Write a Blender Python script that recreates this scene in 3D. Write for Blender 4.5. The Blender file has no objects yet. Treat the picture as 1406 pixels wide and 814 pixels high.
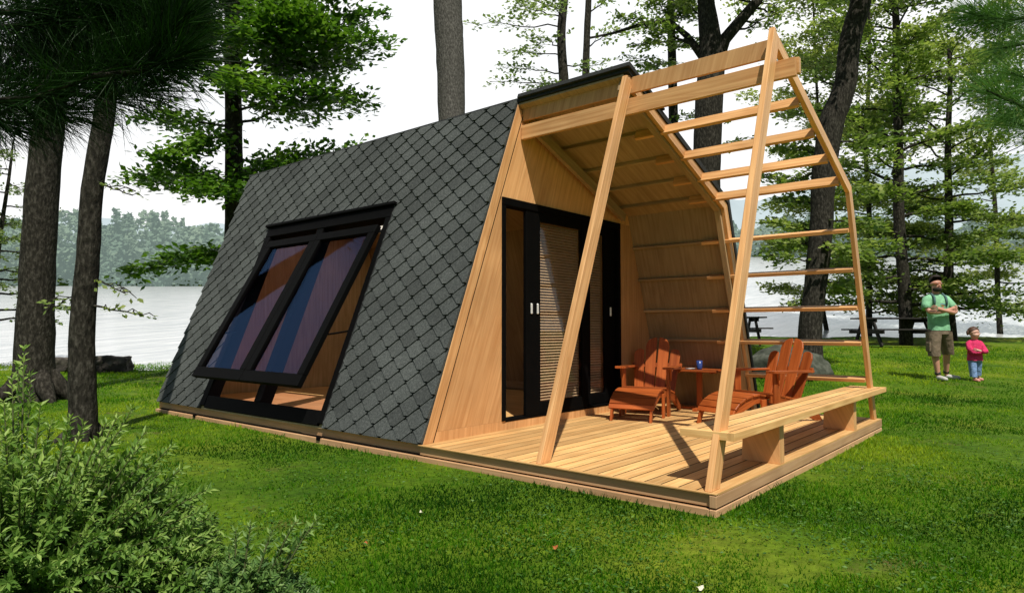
import bpy, bmesh, math, random
import numpy as np
from mathutils import Vector, Matrix
random.seed(7); RNG = np.random.default_rng(11)
sc = bpy.context.scene
COL = sc.collection
R = math.radians

# ------------------------------------------------------------------ camera frame (used only to place things on the ground)
CAMP = Vector((1.5217, -3.5106, 1.01725)); YAW = 2.2721; PITCH = 0.0482
FWH = Vector((math.cos(YAW), math.sin(YAW), 0)); RT = Vector((math.sin(YAW), -math.cos(YAW), 0))
HOR = 451.3
def sstep(a, b, x):
    t = np.clip((x - a) / (b - a), 0, 1); return t * t * (3 - 2 * t)
def shore(u): return 15.6 + 6.0 * sstep(-9, 5, u)
def gz_ud(u, d):
    slope = 0.017 + (0.066 - 0.017) * sstep(-8, 6, u)
    base = slope * np.maximum(0, d - 9.8) * sstep(9.0, 11.5, d)
    base = base + 0.012 * np.sin(u * 1.7 + 1) * np.sin(d * 1.3) * sstep(3, 6, d)
    return base
def to_ud(x, y):
    dx = x - CAMP.x; dy = y - CAMP.y
    return dx * RT.x + dy * RT.y, dx * FWH.x + dy * FWH.y
def gz(x, y):
    u, d = to_ud(x, y); return float(gz_ud(u, d))
def G(u, d, z=None):
    p = CAMP + FWH * d + RT * u
    return Vector((p.x, p.y, float(gz_ud(u, d)) if z is None else z))
def at(px, py, d):
    return Vector((*(CAMP + FWH * d + RT * ((px - 703) / 919 * d)).xy, CAMP.z + (HOR - py) / 919 * d))

# ------------------------------------------------------------------ tags
def tag(o, label=None, cat=None, group=None, kind=None):
    if label: o['label'] = label
    if cat: o['category'] = cat
    if group: o['group'] = group
    if kind: o['kind'] = kind
    return o
def empty(name, loc=(0, 0, 0), rz=0, label=None, cat=None, group=None):
    o = bpy.data.objects.new(name, None); COL.objects.link(o)
    o.location = loc; o.rotation_euler = (0, 0, rz); o.empty_display_size = .2
    return tag(o, label, cat, group)
def copy_tree(o, parent=None):
    c = o.copy(); COL.objects.link(c); c.parent = parent
    for ch in list(o.children): copy_tree(ch, c)
    return c

# ------------------------------------------------------------------ materials
def newmat(name):
    m = bpy.data.materials.new(name); m.use_nodes = True
    nt = m.node_tree; nt.nodes.clear()
    out = nt.nodes.new('ShaderNodeOutputMaterial')
    return m, nt, out
def N(nt, t, **kw):
    n = nt.nodes.new(t)
    for k, v in kw.items():
        if k.startswith('i_'):
            key = k[2:]
            key = int(key) if key.isdigit() else key.replace('_', ' ')
            n.inputs[key].default_value = v
        else: setattr(n, k, v)
    return n
def ramp(nt, stops):
    r = nt.nodes.new('ShaderNodeValToRGB'); e = r.color_ramp.elements
    while len(e) < len(stops): e.new(.5)
    for i, (p, c) in enumerate(stops): e[i].position = p; e[i].color = (*c, 1)
    return r
def c4(c): return (*c, 1)

def wood_mat(name, dark, light, rough=.5, grain=1.0, bump=.12, fine=46, var=(.76, 1.14)):
    m, nt, out = newmat(name); L = nt.links.new
    uv = N(nt, 'ShaderNodeTexCoord')
    mp = N(nt, 'ShaderNodeMapping'); mp.inputs['Scale'].default_value = (.9, fine, 1); L(uv.outputs['UV'], mp.inputs['Vector'])
    n1 = N(nt, 'ShaderNodeTexNoise', i_Scale=1.0, i_Detail=5.0, i_Roughness=.6, i_Distortion=.3); L(mp.outputs[0], n1.inputs['Vector'])
    mp2 = N(nt, 'ShaderNodeMapping'); mp2.inputs['Scale'].default_value = (.7, 7, 1); L(uv.outputs['UV'], mp2.inputs['Vector'])
    n2 = N(nt, 'ShaderNodeTexNoise', i_Scale=1.0, i_Detail=2.0, i_Roughness=.5, i_Distortion=.6); L(mp2.outputs[0], n2.inputs['Vector'])
    # cathedral rings from the slow noise
    ml = N(nt, 'ShaderNodeMath', operation='MULTIPLY', i_1=42.0); L(n2.outputs['Fac'], ml.inputs[0])
    sn = N(nt, 'ShaderNodeMath', operation='SINE'); L(ml.outputs[0], sn.inputs[0])
    ad = N(nt, 'ShaderNodeMath', operation='MULTIPLY_ADD', i_1=.10 * grain); L(sn.outputs[0], ad.inputs[0]); L(n1.outputs['Fac'], ad.inputs[2])
    rp = ramp(nt, [(.28, dark), (.52, tuple((a + b) / 2 for a, b in zip(dark, light))), (.75, light)]); L(ad.outputs[0], rp.inputs[0])
    at_ = N(nt, 'ShaderNodeAttribute', attribute_name='tint')
    mr = N(nt, 'ShaderNodeMapRange', i_3=var[0], i_4=var[1]); L(at_.outputs['Fac'], mr.inputs[0])
    # broad weathering
    tc3 = N(nt, 'ShaderNodeTexNoise', i_Scale=2.2, i_Detail=3.0); L(uv.outputs['Object'], tc3.inputs['Vector'])
    mr3 = N(nt, 'ShaderNodeMapRange', i_1=.3, i_2=.7, i_3=.88, i_4=1.08); L(tc3.outputs['Fac'], mr3.inputs[0])
    mm = N(nt, 'ShaderNodeMath', operation='MULTIPLY'); L(mr.outputs[0], mm.inputs[0]); L(mr3.outputs[0], mm.inputs[1])
    mx = N(nt, 'ShaderNodeVectorMath', operation='SCALE'); L(rp.outputs[0], mx.inputs[0]); L(mm.outputs[0], mx.inputs['Scale'])
    b = N(nt, 'ShaderNodeBsdfPrincipled', i_Roughness=rough); L(mx.outputs[0], b.inputs['Base Color'])
    b.inputs['Specular IOR Level'].default_value = .3
    bp_ = N(nt, 'ShaderNodeBump', i_Strength=bump, i_Distance=.004); L(ad.outputs[0], bp_.inputs['Height']); L(bp_.outputs[0], b.inputs['Normal'])
    L(b.outputs[0], out.inputs[0]); return m

def noise_mat(name, stops, scale=8, rough=.7, detail=6, bump=.3, bdist=.01, spec=.3, coord='Object', tint=(1, 1), stretch=(1, 1, 1), metallic=0):
    m, nt, out = newmat(name); L = nt.links.new
    tc = N(nt, 'ShaderNodeTexCoord'); mp = N(nt, 'ShaderNodeMapping'); mp.inputs['Scale'].default_value = stretch
    L(tc.outputs[coord], mp.inputs['Vector'])
    n = N(nt, 'ShaderNodeTexNoise', i_Scale=float(scale), i_Detail=float(detail), i_Roughness=.6); L(mp.outputs[0], n.inputs['Vector'])
    rp = ramp(nt, stops); L(n.outputs['Fac'], rp.inputs[0])
    col = rp.outputs[0]
    if tint != (1, 1):
        a = N(nt, 'ShaderNodeAttribute', attribute_name='tint'); mr = N(nt, 'ShaderNodeMapRange', i_3=tint[0], i_4=tint[1]); L(a.outputs['Fac'], mr.inputs[0])
        s = N(nt, 'ShaderNodeVectorMath', operation='SCALE'); L(col, s.inputs[0]); L(mr.outputs[0], s.inputs['Scale']); col = s.outputs[0]
    b = N(nt, 'ShaderNodeBsdfPrincipled', i_Roughness=rough, i_Metallic=metallic); L(col, b.inputs['Base Color'])
    b.inputs['Specular IOR Level'].default_value = spec
    if bump:
        bn = N(nt, 'ShaderNodeBump', i_Strength=bump, i_Distance=bdist); L(n.outputs['Fac'], bn.inputs['Height']); L(bn.outputs[0], b.inputs['Normal'])
    L(b.outputs[0], out.inputs[0]); return m

def leaf_mat(name, dark, mid, light, trans=.4, rough=.5, spec=.25):
    m, nt, out = newmat(name); L = nt.links.new
    a = N(nt, 'ShaderNodeAttribute', attribute_name='tint')
    rp = ramp(nt, [(0, dark), (.5, mid), (1, light)]); L(a.outputs['Fac'], rp.inputs[0])
    b = N(nt, 'ShaderNodeBsdfPrincipled', i_Roughness=rough); L(rp.outputs[0], b.inputs['Base Color']); b.inputs['Specular IOR Level'].default_value = spec
    t = N(nt, 'ShaderNodeBsdfTranslucent'); s = N(nt, 'ShaderNodeVectorMath', operation='MULTIPLY'); s.inputs[1].default_value = (1.1, 1.2, .6)
    L(rp.outputs[0], s.inputs[0]); L(s.outputs[0], t.inputs['Color'])
    mx = N(nt, 'ShaderNodeMixShader', i_0=trans); L(b.outputs[0], mx.inputs[1]); L(t.outputs[0], mx.inputs[2])
    L(mx.outputs[0], out.inputs[0]); return m

def plain(name, col, rough=.5, spec=.4, metallic=0, var=.15, scale=12):
    lo = tuple(c * (1 - var) for c in col); hi = tuple(min(1, c * (1 + var)) for c in col)
    return noise_mat(name, [(.3, lo), (.7, hi)], scale=scale, rough=rough, bump=.04, spec=spec, metallic=metallic)

M = {}
M['wood'] = wood_mat('blond_wood', (.57, .275, .100), (.84, .49, .215), grain=.75, var=(.84, 1.1))
M['deck'] = wood_mat('deck_wood', (.66, .35, .12), (.89, .575, .245), rough=.55, grain=.8, var=(.66, 1.12))
M['base'] = wood_mat('base_wood', (.54, .30, .145), (.74, .46, .25), rough=.6, grain=.6)
M['ply'] = wood_mat('panel_wood', (.55, .27, .100), (.78, .45, .20), grain=.55, fine=30)
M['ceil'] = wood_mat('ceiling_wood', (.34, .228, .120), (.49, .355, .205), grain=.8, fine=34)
M['chair'] = wood_mat('red_cedar', (.29, .060, .012), (.48, .122, .027), rough=.4, fine=60, bump=.06)
M['black'] = plain('black_frame', (.0035, .0035, .0035), rough=.6, spec=.03)
M['recess'] = plain('dark_recess', (.004, .003, .0025), rough=.9, spec=.05)  # near-black; the gap strips use it as painted-in shade
M['roofedge'] = noise_mat('roof_felt', [(.3, (.012, .013, .013)), (.7, (.035, .038, .037))], scale=60, rough=.9, bump=.3, bdist=.003)
M['metal'] = plain('brushed_steel', (.75, .75, .74), rough=.3, metallic=.4)
M['blind'] = plain('blind_slat', (.50, .34, .19), rough=.5)
M['interior'] = wood_mat('interior_wood', (.60, .40, .19), (.80, .58, .31), grain=1.0, fine=30)

def shingle_mat():
    m, nt, out = newmat('slate_grey_shingle'); L = nt.links.new
    tc = N(nt, 'ShaderNodeTexCoord')
    n = N(nt, 'ShaderNodeTexNoise', i_Scale=75.0, i_Detail=6.0, i_Roughness=.85); L(tc.outputs['Object'], n.inputs['Vector'])
    n2 = N(nt, 'ShaderNodeTexNoise', i_Scale=1.3, i_Detail=4.0); L(tc.outputs['Object'], n2.inputs['Vector'])
    rp = ramp(nt, [(.32, (.020, .024, .023)), (.5, (.070, .078, .074)), (.68, (.165, .175, .165))]); L(n.outputs['Fac'], rp.inputs[0])
    a = N(nt, 'ShaderNodeAttribute', attribute_name='tint'); mr = N(nt, 'ShaderNodeMapRange', i_3=.66, i_4=1.04); L(a.outputs['Fac'], mr.inputs[0])
    m2 = N(nt, 'ShaderNodeMapRange', i_1=.3, i_2=.7, i_3=.85, i_4=1.15); L(n2.outputs['Fac'], m2.inputs[0])
    mu = N(nt, 'ShaderNodeMath', operation='MULTIPLY'); L(mr.outputs[0], mu.inputs[0]); L(m2.outputs[0], mu.inputs[1])
    s = N(nt, 'ShaderNodeVectorMath', operation='SCALE'); L(rp.outputs[0], s.inputs[0]); L(mu.outputs[0], s.inputs['Scale'])
    b = N(nt, 'ShaderNodeBsdfPrincipled', i_Roughness=.85); b.inputs['Specular IOR Level'].default_value = .2
    L(s.outputs[0], b.inputs['Base Color'])
    bn = N(nt, 'ShaderNodeBump', i_Strength=.5, i_Distance=.003); L(n.outputs['Fac'], bn.inputs['Height']); L(bn.outputs[0], b.inputs['Normal'])
    L(b.outputs[0], out.inputs[0]); return m
M['shingle'] = shingle_mat()

def glass_mat(name, tint, refl, reflcol=(1, 1, 1)):
    m, nt, out = newmat(name); L = nt.links.new
    t = N(nt, 'ShaderNodeBsdfTransparent'); t.inputs[0].default_value = c4(tint)
    g = N(nt, 'ShaderNodeBsdfGlossy', i_Roughness=.02); g.inputs[0].default_value = c4(reflcol)
    mx = N(nt, 'ShaderNodeMixShader', i_0=refl)
    L(t.outputs[0], mx.inputs[1]); L(g.outputs[0], mx.inputs[2])
    L(mx.outputs[0], out.inputs[0]); return m
M['winglass'] = glass_mat('tinted_window_glass', (.80, .70, .76), .035, (.22, .50, 1.0))
M['doorglass'] = glass_mat('door_glass', (.95, .95, .95), .025)

# ------------------------------------------------------------------ mesh builder
class MB:
    def __init__(s): s.v = []; s.f = []; s.uv = []; s.t = []; s.sm = []
    def face(s, pts, uvs=None, t=.5, smooth=False):
        i = len(s.v); s.v += [tuple(p) for p in pts]; s.f.append(list(range(i, i + len(pts))))
        s.uv += uvs if uvs else [(0, 0)] * len(pts); s.t.append(t); s.sm.append(smooth)
    def prism(s, poly, nvec, grain=None, t=None):
        """poly: list of coplanar world points; extruded by nvec; grain: direction the wood grain runs"""
        t = random.random() if t is None else t
        poly = [Vector(p) for p in poly]; nv = Vector(nvec)
        nn = Vector((0, 0, 0))
        for i in range(len(poly)): nn += poly[i].cross(poly[(i + 1) % len(poly)])
        if nn.dot(nv) > 0: poly = poly[::-1]
        top = [p + nv for p in poly]
        g = (Vector(grain).normalized() if grain else (poly[1] - poly[0]).normalized())
        ou, ov = random.uniform(0, 50), random.uniform(0, 50)
        def UV(pts):
            n = (pts[1] - pts[0]).cross(pts[2] - pts[1])
            if n.length < 1e-12: n = nv
            n.normalize()
            w = n.cross(g)
            if w.length < .2:
                w = Vector((0, 0, 1)).cross(n); w = w if w.length > .1 else Vector((1, 0, 0)); w.normalize()
                gg = n.cross(w); return [(p.dot(gg) * .15 + ou, p.dot(w) + ov) for p in pts]
            w.normalize(); return [(p.dot(g) + ou, p.dot(w) + ov) for p in pts]
        k = len(poly)
        i0 = len(s.v); s.v += [tuple(p) for p in poly] + [tuple(p) for p in top]
        def add(idx):
            pts = [(poly + top)[j] for j in idx]
            s.f.append([i0 + j for j in idx]); s.uv += UV(pts); s.t.append(t); s.sm.append(False)
        add(list(range(k))); add(list(range(2 * k - 1, k - 1, -1)))
        for j in range(k):
            a, b = j, (j + 1) % k
            add([b, a, a + k, b + k])
    def box(s, lo, hi, grain=None, t=None):
        lo = Vector(lo); hi = Vector(hi); d = hi - lo
        if grain is None:
            ax = max(range(3), key=lambda i: d[i]); grain = [0, 0, 0]; grain[ax] = 1
        s.prism([(lo.x, lo.y, lo.z), (hi.x, lo.y, lo.z), (hi.x, hi.y, lo.z), (lo.x, hi.y, lo.z)], (0, 0, d.z), grain, t)
    def bar(s, p0, p1, side, w, th, t=None):
        """board from p0 to p1; w is its size along side, th across"""
        p0 = Vector(p0); p1 = Vector(p1); g = (p1 - p0).normalized(); sd = Vector(side); sd = (sd - g * sd.dot(g)).normalized()
        n = g.cross(sd)
        a = sd * w / 2; b = n * th / 2
        s.prism([p0 - a - b, p0 + a - b, p1 + a - b, p1 - a - b], b * 2, g, t)
    def tube(s, pts, rads, seg=8, t=.5, caps=True, jit=0.0, smooth=True):
        pts = [Vector(p) for p in pts]; rings = []
        up = Vector((0, 0, 1)); prev = None
        for i, p in enumerate(pts):
            tan = (pts[min(i + 1, len(pts) - 1)] - pts[max(i - 1, 0)]).normalized()
            if prev is None:
                a = tan.cross(Vector((1, .2, .1)));
                if a.length < .1: a = tan.cross(Vector((0, 1, 0)))
            else: a = prev - tan * prev.dot(tan)
            a.normalize(); prev = a; b = tan.cross(a)
            r = rads[i] if hasattr(rads, '__len__') else rads
            i0 = len(s.v)
            for k in range(seg):
                an = 2 * math.pi * k / seg; rr = r * (1 + random.uniform(-jit, jit))
                s.v.append(tuple(p + a * math.cos(an) * rr + b * math.sin(an) * rr))
            rings.append(i0)
        ln = 0
        for i in range(len(pts) - 1):
            dl = (pts[i + 1] - pts[i]).length
            for k in range(seg):
                k2 = (k + 1) % seg
                s.f.append([rings[i] + k, rings[i] + k2, rings[i + 1] + k2, rings[i + 1] + k]); s.t.append(t); s.sm.append(smooth)
                s.uv += [(ln, k * .1), (ln, k * .1 + .1), (ln + dl, k * .1 + .1), (ln + dl, k * .1)]
            ln += dl
        if caps:
            s.f.append([rings[0] + k for k in range(seg)][::-1]); s.uv += [(0, 0)] * seg; s.t.append(t); s.sm.append(False)
            s.f.append([rings[-1] + k for k in range(seg)]); s.uv += [(0, 0)] * seg; s.t.append(t); s.sm.append(False)
    def lathe(s, prof, seg=20, t=.5, c=(0, 0, 0)):
        c = Vector(c); base = len(s.v)
        for r, z in prof:
            for k in range(seg): an = 2 * math.pi * k / seg; s.v.append((c.x + r * math.cos(an), c.y + r * math.sin(an), c.z + z))
        for i in range(len(prof) - 1):
            for k in range(seg):
                k2 = (k + 1) % seg
                s.f.append([base + i * seg + k, base + i * seg + k2, base + (i + 1) * seg + k2, base + (i + 1) * seg + k]); s.uv += [(0, 0)] * 4; s.t.append(t); s.sm.append(True)
    def build(s, name, mat, parent=None, bevel=0, weld=False):
        me = bpy.data.meshes.new(name); me.from_pydata(s.v, [], s.f)
        uvl = me.uv_layers.new(name='UVMap')
        uvl.data.foreach_set('uv', np.array(s.uv, dtype=np.float32).ravel())
        a = me.attributes.new('tint', 'FLOAT', 'FACE'); a.data.foreach_set('value', np.array(s.t, dtype=np.float32))
        me.polygons.foreach_set('use_smooth', np.array(s.sm, dtype=bool))
        me.materials.append(mat); me.update()
        o = bpy.data.objects.new(name, me); COL.objects.link(o); o.parent = parent
        if bevel:
            b = o.modifiers.new('bevel', 'BEVEL'); b.width = bevel; b.segments = 1; b.limit_method = 'ANGLE'; b.angle_limit = R(40); b.harden_normals = False
        return o

def np_mesh(name, V, F, tint, mat, parent=None, smooth=False):
    """V (n,3); F (m,k) all faces with the same number of corners"""
    me = bpy.data.meshes.new(name); n, m, k = len(V), len(F), F.shape[1]
    me.vertices.add(n); me.vertices.foreach_set('co', V.astype(np.float32).ravel())
    me.loops.add(m * k); me.loops.foreach_set('vertex_index', F.astype(np.int32).ravel())
    me.polygons.add(m); me.polygons.foreach_set('loop_start', np.arange(0, m * k, k, dtype=np.int32))
    me.update(calc_edges=True)
    a = me.attributes.new('tint', 'FLOAT', 'FACE'); a.data.foreach_set('value', np.asarray(tint, dtype=np.float32))
    me.polygons.foreach_set('use_smooth', np.full(m, smooth))
    me.materials.append(mat)
    o = bpy.data.objects.new(name, me); COL.objects.link(o); o.parent = parent
    return o
def norm(a): return a / np.maximum(np.linalg.norm(a, axis=1, keepdims=True), 1e-9)
def leaves(name, pos, ax, nr, Ln, Wd, tint, mat, parent=None, fold=.0):
    """one diamond leaf per row"""
    ax = norm(ax); side = norm(np.cross(nr, ax)); nn = np.cross(ax, side)
    Ln = np.asarray(Ln)[:, None]; Wd = np.asarray(Wd)[:, None]; n = len(pos)
    if fold:
        b = pos; tip = pos + ax * Ln - nn * Ln * .08; mid = pos + ax * Ln * .45
        l = mid + side * Wd * .5 + nn * Wd * fold; r = mid - side * Wd * .5 + nn * Wd * fold
        V = np.stack([b, l, tip, r], 1).reshape(-1, 3); i = np.arange(n)[:, None] * 4
        F = np.concatenate([i + np.array([[0, 2, 1]]), i + np.array([[0, 3, 2]])], 1).reshape(-1, 3)
        return np_mesh(name, V, F, np.repeat(tint, 2), mat, parent)
    V = np.stack([pos, pos + ax * Ln * .5 + side * Wd * .5, pos + ax * Ln, pos + ax * Ln * .5 - side * Wd * .5], 1).reshape(-1, 3)
    F = np.arange(n)[:, None] * 4 + np.arange(4)[None]
    return np_mesh(name, V, F, tint, mat, parent)

# ================================================================== CABIN
cabin = empty('garden_cabin', (0, 0, 0), 0, 'asymmetric wooden cabin with steep grey shingle side and open slatted porch', 'cabin')
H = .125
A = Vector((0, .02, H)); RD = Vector((0, 1.19, 3.135)); KN = Vector((0, 3.21, 2.34)); BS = Vector((0, 3.98, H))
XB, XW, XM, XF = -7.2, -2.378, -1.217, -.036
eL = (RD - A).normalized(); nL = Vector((0, -eL.z, eL.y))                 # left plane: up-slope, outward
LENL = (RD - A).length
def LP(x, s, n=0): return Vector((x, A.y + eL.y * s + nL.y * n, A.z + eL.z * s + nL.z * n))
eR = (KN - RD).normalized(); nR = Vector((0, -eR.z, eR.y))
eW = (BS - KN).normalized(); nW = Vector((0, -eW.z, eW.y))
def offset_right(off):
    """profile ridge-knee-base moved outward by off"""
    r = RD + nR * off
    b = BS + nW * off
    # intersection of the two offset lines
    p, q = r, BS + nW * off
    det = eR.y * (-eW.z) - eR.z * (-eW.y)
    dy, dz = q.y - p.y, q.z - p.z
    t = (dy * (-eW.z) - dz * (-eW.y)) / det
    k = Vector((0, p.y + eR.y * t, p.z + eR.z * t))
    tb = (H - k.z) / eW.z; b = k + eW * tb
    return r, k, b
def X(p, x): return Vector((x, p.y, p.z))

# --- base and deck
mb = MB()
def ring(mb, z0, z1, yin, xin, th=.04):
    mb.box((XB, yin, z0), (-xin - .0, yin + th, z1)); mb.box((-xin - th, yin + th, z0), (-xin, 4.0 - yin - th, z1))
    mb.box((XB, 4.0 - yin - th, z0), (-xin, 4.0 - yin, z1)); mb.box((XB, yin + th, z0), (XB + th, 4.0 - yin - th, z1))
mb2 = MB()
# upper fascia
mb.box((XW - .015, .022, .047), (-.0425, .055, .1172)); mb.box((XB, .048, .047), (XW - .0155, .080, .1172)); mb.box((-.0405, .0, .047), (0, 4.0, .1125)); mb.box((XB, 3.96, .047), (-.0425, 3.998, .1125)); mb.box((XB, .057, .047), (XB + .04, 3.95, .1125))
# lower fascia
mb.box((XB, .004, -.2), (-.044, .05, .037)); mb.box((-.0415, .0, -.2), (-.001, 4.0, .037)); mb.box((XB, 3.955, -.2), (-.044, 3.997, .037)); mb.box((XB, .055, -.2), (XB + .04, 3.95, .037))
mb.build('base_frame', M['base'], cabin, .003)
mb = MB(); mb.box((XB + .05, .03, .0), (-.03, 3.97, .0465)); mb.build('base_core', M['recess'], cabin)
for x in (-6.15, -3.72):
    mb = MB(); mb.box((x - .025, -.006, .018), (x + .025, .02, .05)); mb.build('base_bracket', M['recess'], cabin)
mb = MB()
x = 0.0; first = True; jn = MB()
mb.box((XW - .015, 0.0, .1185), (0, .0255, H - .0005), t=.35)
while x > XW - .02:
    w = .120 if first else .0965
    mb.box((x - w, 0.026, .1135), (x, 4.0, H))
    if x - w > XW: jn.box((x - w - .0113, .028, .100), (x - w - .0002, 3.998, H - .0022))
    x -= w + .0115; first = False
mb.build('deck', M['deck'], cabin)
jn.build('deck_gap_shade', M['recess'], cabin)  # dark strips standing in for the shade between the planks
mb = MB(); mb.box((XB + .06, .085, .048), (-.046, 3.94, .085)); mb.build('deck_underlay', M['recess'], cabin)

# --- left wall: core around the window opening, then shingles
WX0, WX1, WS0, WS1 = -6.06, -3.69, .035, 2.28
def lslab(mb, x0, x1, s0, s1, n0, n1, grain=(1, 0, 0), t=None):
    mb.prism([LP(x0, s0, n0), LP(x1, s0, n0), LP(x1, s1, n0), LP(x0, s1, n0)], nL * (n1 - n0), grain, t)
mb = MB(); T0, T1 = -.11, -.012
XS1 = -2.372
lslab(mb, XB, WX0, 0.0, LENL - .05, T0, T1, eL); lslab(mb, WX1, XW - .125, 0.0, LENL - .05, T0, T1, eL)
lslab(mb, WX0 + .0005, WX1 - .0005, WS1, LENL - .05, T0, T1, eL); lslab(mb, WX0 + .0005, WX1 - .0005, 0.0, WS0, T0, T1, eL)
mb.build('side_wall', M['interior'], cabin)
mb = MB()
regs = [(XB, WX0, 0, LENL - .012), (WX1, XS1, 0, LENL - .012), (WX0, WX1, WS1, LENL - .012)]
for (x0, x1, s0, s1) in regs: lslab(mb, x0, x1, s0, s1, -.0115, -.002, eL, .02)
def clip(poly, ax, val, keep_less):
    out = []
    for i in range(len(poly)):
        a, b = poly[i], poly[(i + 1) % len(poly)]
        ia = (a[ax] <= val) if keep_less else (a[ax] >= val); ib = (b[ax] <= val) if keep_less else (b[ax] >= val)
        if ia: out.append(a)
        if ia != ib:
            t = (val - a[ax]) / (b[ax] - a[ax]); out.append(tuple(a[j] + (b[j] - a[j]) * t for j in range(len(a))))
    return out
hw, hh = .1235, .0968
rows = int(LENL / hh) + 3
for r in range(-1, rows):
    sc_ = .189 + (r - 1) * hh
    for c in range(-1, 22):
        xc = -2.749 - c * hw * 2 + (hw if r % 2 == 0 else 0) + .5 * 0 + hw * 2 * 1
        g = .0055; a = hw - g; b = hh - g; k = .20
        # outline: rounded rhombus with a blunt foot and head
        P = []
        for (px, ps) in [(-k * a, -b * (1 - k * .55)), (k * a, -b * (1 - k * .55)), (.62 * a, -.40 * b), (a * .985, 0), (.62 * a, .40 * b), (.2 * a, .86 * b), (-.2 * a, .86 * b), (-.62 * a, .40 * b), (-a * .985, 0), (-.62 * a, -.40 * b)]:
            lift = .013 - .009 * (ps / b)
            P.append((xc + px, sc_ + ps, lift))
        tn = random.betavariate(2.2, 2.0)
        if random.random() < .10: tn *= .25
        ja = random.uniform(-.0015, .0015)
        for (x0, x1, s0, s1) in regs:
            q = clip(clip(clip(clip(P, 0, x0, False), 0, x1, True), 1, s0, False), 1, s1, True)
            if len(q) < 3: continue
            top = [LP(p[0], p[1], p[2] + ja) for p in q]; bot = [LP(p[0], p[1], -.002) for p in q]
            mb.face(top, None, tn)
            for i in range(len(q)):
                j = (i + 1) % len(q); mb.face([bot[i], bot[j], top[j], top[i]], None, tn * .5)
mb.build('shingle_cladding', M['shingle'], cabin)
mb = MB()
lslab(mb, WX1 + .001, WX1 + .012, WS0, WS1, .0, .016, eL, .9); mb.build('window_flashing', M['roofedge'], cabin); mb = MB(); lslab(mb, WX0 - .012, WX0 - .001, WS0, WS1, .0, .016, eL, .9)
mb.build('window_flashing', M['roofedge'], cabin)

# --- window
mb = MB(); D0, D1 = -.12, .022
lslab(mb, WX0 - .04, WX1 + .03, WS1 - .005, WS1 + .03, -.01, .055)            # drip cap
lslab(mb, WX0, WX1, WS1 - .13, WS1 - .006, D0, D1)                          # head
lslab(mb, WX0, WX0 + .11, WS0, WS1 - .131, D0, D1, eL); lslab(mb, WX1 - .075, WX1, WS0, WS1 - .131, D0, D1, eL)
lslab(mb, WX0 + .1105, WX1 - .0755, WS0 - .02, .155, D0, D1 - .003)           # sill
XC = -4.905
lslab(mb, XC - .06, XC + .06, .1555, WS1 - .1315, D0, D1 - .006, eL)           # middle post
mb.build('window_frame', M['black'], cabin, .004)
sTop, sBot, nTop, nBot = 2.075, .294, .035, .300
SA = LP(0, sTop, nTop); SB = LP(0, sBot, nBot); eS = (SA - SB).normalized(); nS = Vector((0, -eS.z, eS.y)); LS = (SA - SB).length
def SP(x, s, n=0): return Vector((x, SB.y + eS.y * s + nS.y * n, SB.z + eS.z * s + nS.z * n))
def sslab(mb, x0, x1, s0, s1, n0, n1, g=None):
    mb.prism([SP(x0, s0, n0), SP(x1, s0, n0), SP(x1, s1, n0), SP(x0, s1, n0)], nS * (n1 - n0), g)
for (x0, x1) in ((-5.905, -4.877), (-4.868, -3.835)):
    mb = MB(); fw_ = .098
    sslab(mb, x0, x1, 0, fw_ + .02, -.055, 0); sslab(mb, x0, x1, LS - fw_, LS, -.055, 0)
    sslab(mb, x0, x0 + fw_, fw_ + .0205, LS - fw_ - .0005, -.055, 0, eS); sslab(mb, x1 - fw_, x1, fw_ + .0205, LS - fw_ - .0005, -.055, 0, eS)
    so = mb.build('window_sash', M['black'], cabin, .004)
    mb = MB(); sslab(mb, x0 + fw_ - .005, x1 - fw_ + .005, fw_ + .01, LS - fw_ + .005, -.036, -.026)
    mb.build('window_pane', M['winglass'], so)
mb = MB()
mb.tube([LP(-3.80, .95, -.03), SP(-3.87, .55, -.05)], .009, 6); mb.build('window_stay', M['black'], cabin); mb = MB(); mb.tube([LP(-5.93, .95, -.03), SP(-5.87, .55, -.05)], .009, 6)
mb.build('window_stay', M['black'], cabin)

# --- front wall (recessed) with the door opening
DY0, DY1, DZ0, DZ1 = .965, 2.98, .205, 2.196
def yl(z): return A.y + (z - H) * eL.y / eL.z
def yr(z):
    r, k, b = offset_right(-.055)
    if z > k.z: return r.y + (r.z - z) * (eR.y / -eR.z)
    return k.y + (k.z - z) * (eW.y / -eW.z)
mb = MB()
TW = .125
def fpoly(mb, pts, x, th, grain, t=None): mb.prism([(x, p[0], p[1]) for p in pts], (-th, 0, 0), grain, t)
r5, k5, b5 = offset_right(-.055)
# lower kick board, left panel, right strip, over-door panel
fpoly(mb, [(yl(H) + TW, H), (yr(H), H), (yr(DZ0), DZ0), (yl(DZ0) + TW, DZ0)], XW, .08, (0, .1, 1))
fpoly(mb, [(yl(DZ0 + .001) + TW, DZ0 + .001), (DY0, DZ0 + .001), (DY0, DZ1), (yl(DZ1) + TW, DZ1)], XW, .08, eL)
fpoly(mb, [(DY1, DZ0 + .001), (yr(DZ0), DZ0 + .001), (yr(DZ1), DZ1), (DY1, DZ1)], XW, .08, (0, 0, 1))
zt = 3.05
fpoly(mb, [(yl(DZ1) + TW, DZ1 + .001), (yr(DZ1), DZ1 + .001), (k5.y, k5.z), (r5.y + .02, r5.z - .01), (yl(2.95) + TW, 2.95)], XW, .08, (0, .35, 1))
mb.build('front_wall', M['ply'], cabin)
mb = MB()
fpoly(mb, [(yl(H) + .014, H), (yl(H) + TW - .008, H), (yl(3.0) + TW - .008, 3.0), (yl(3.09) + .014, 3.09)], XW + .008, .10, eL)
mb.build('corner_trim', M['wood'], cabin, .002)
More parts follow.
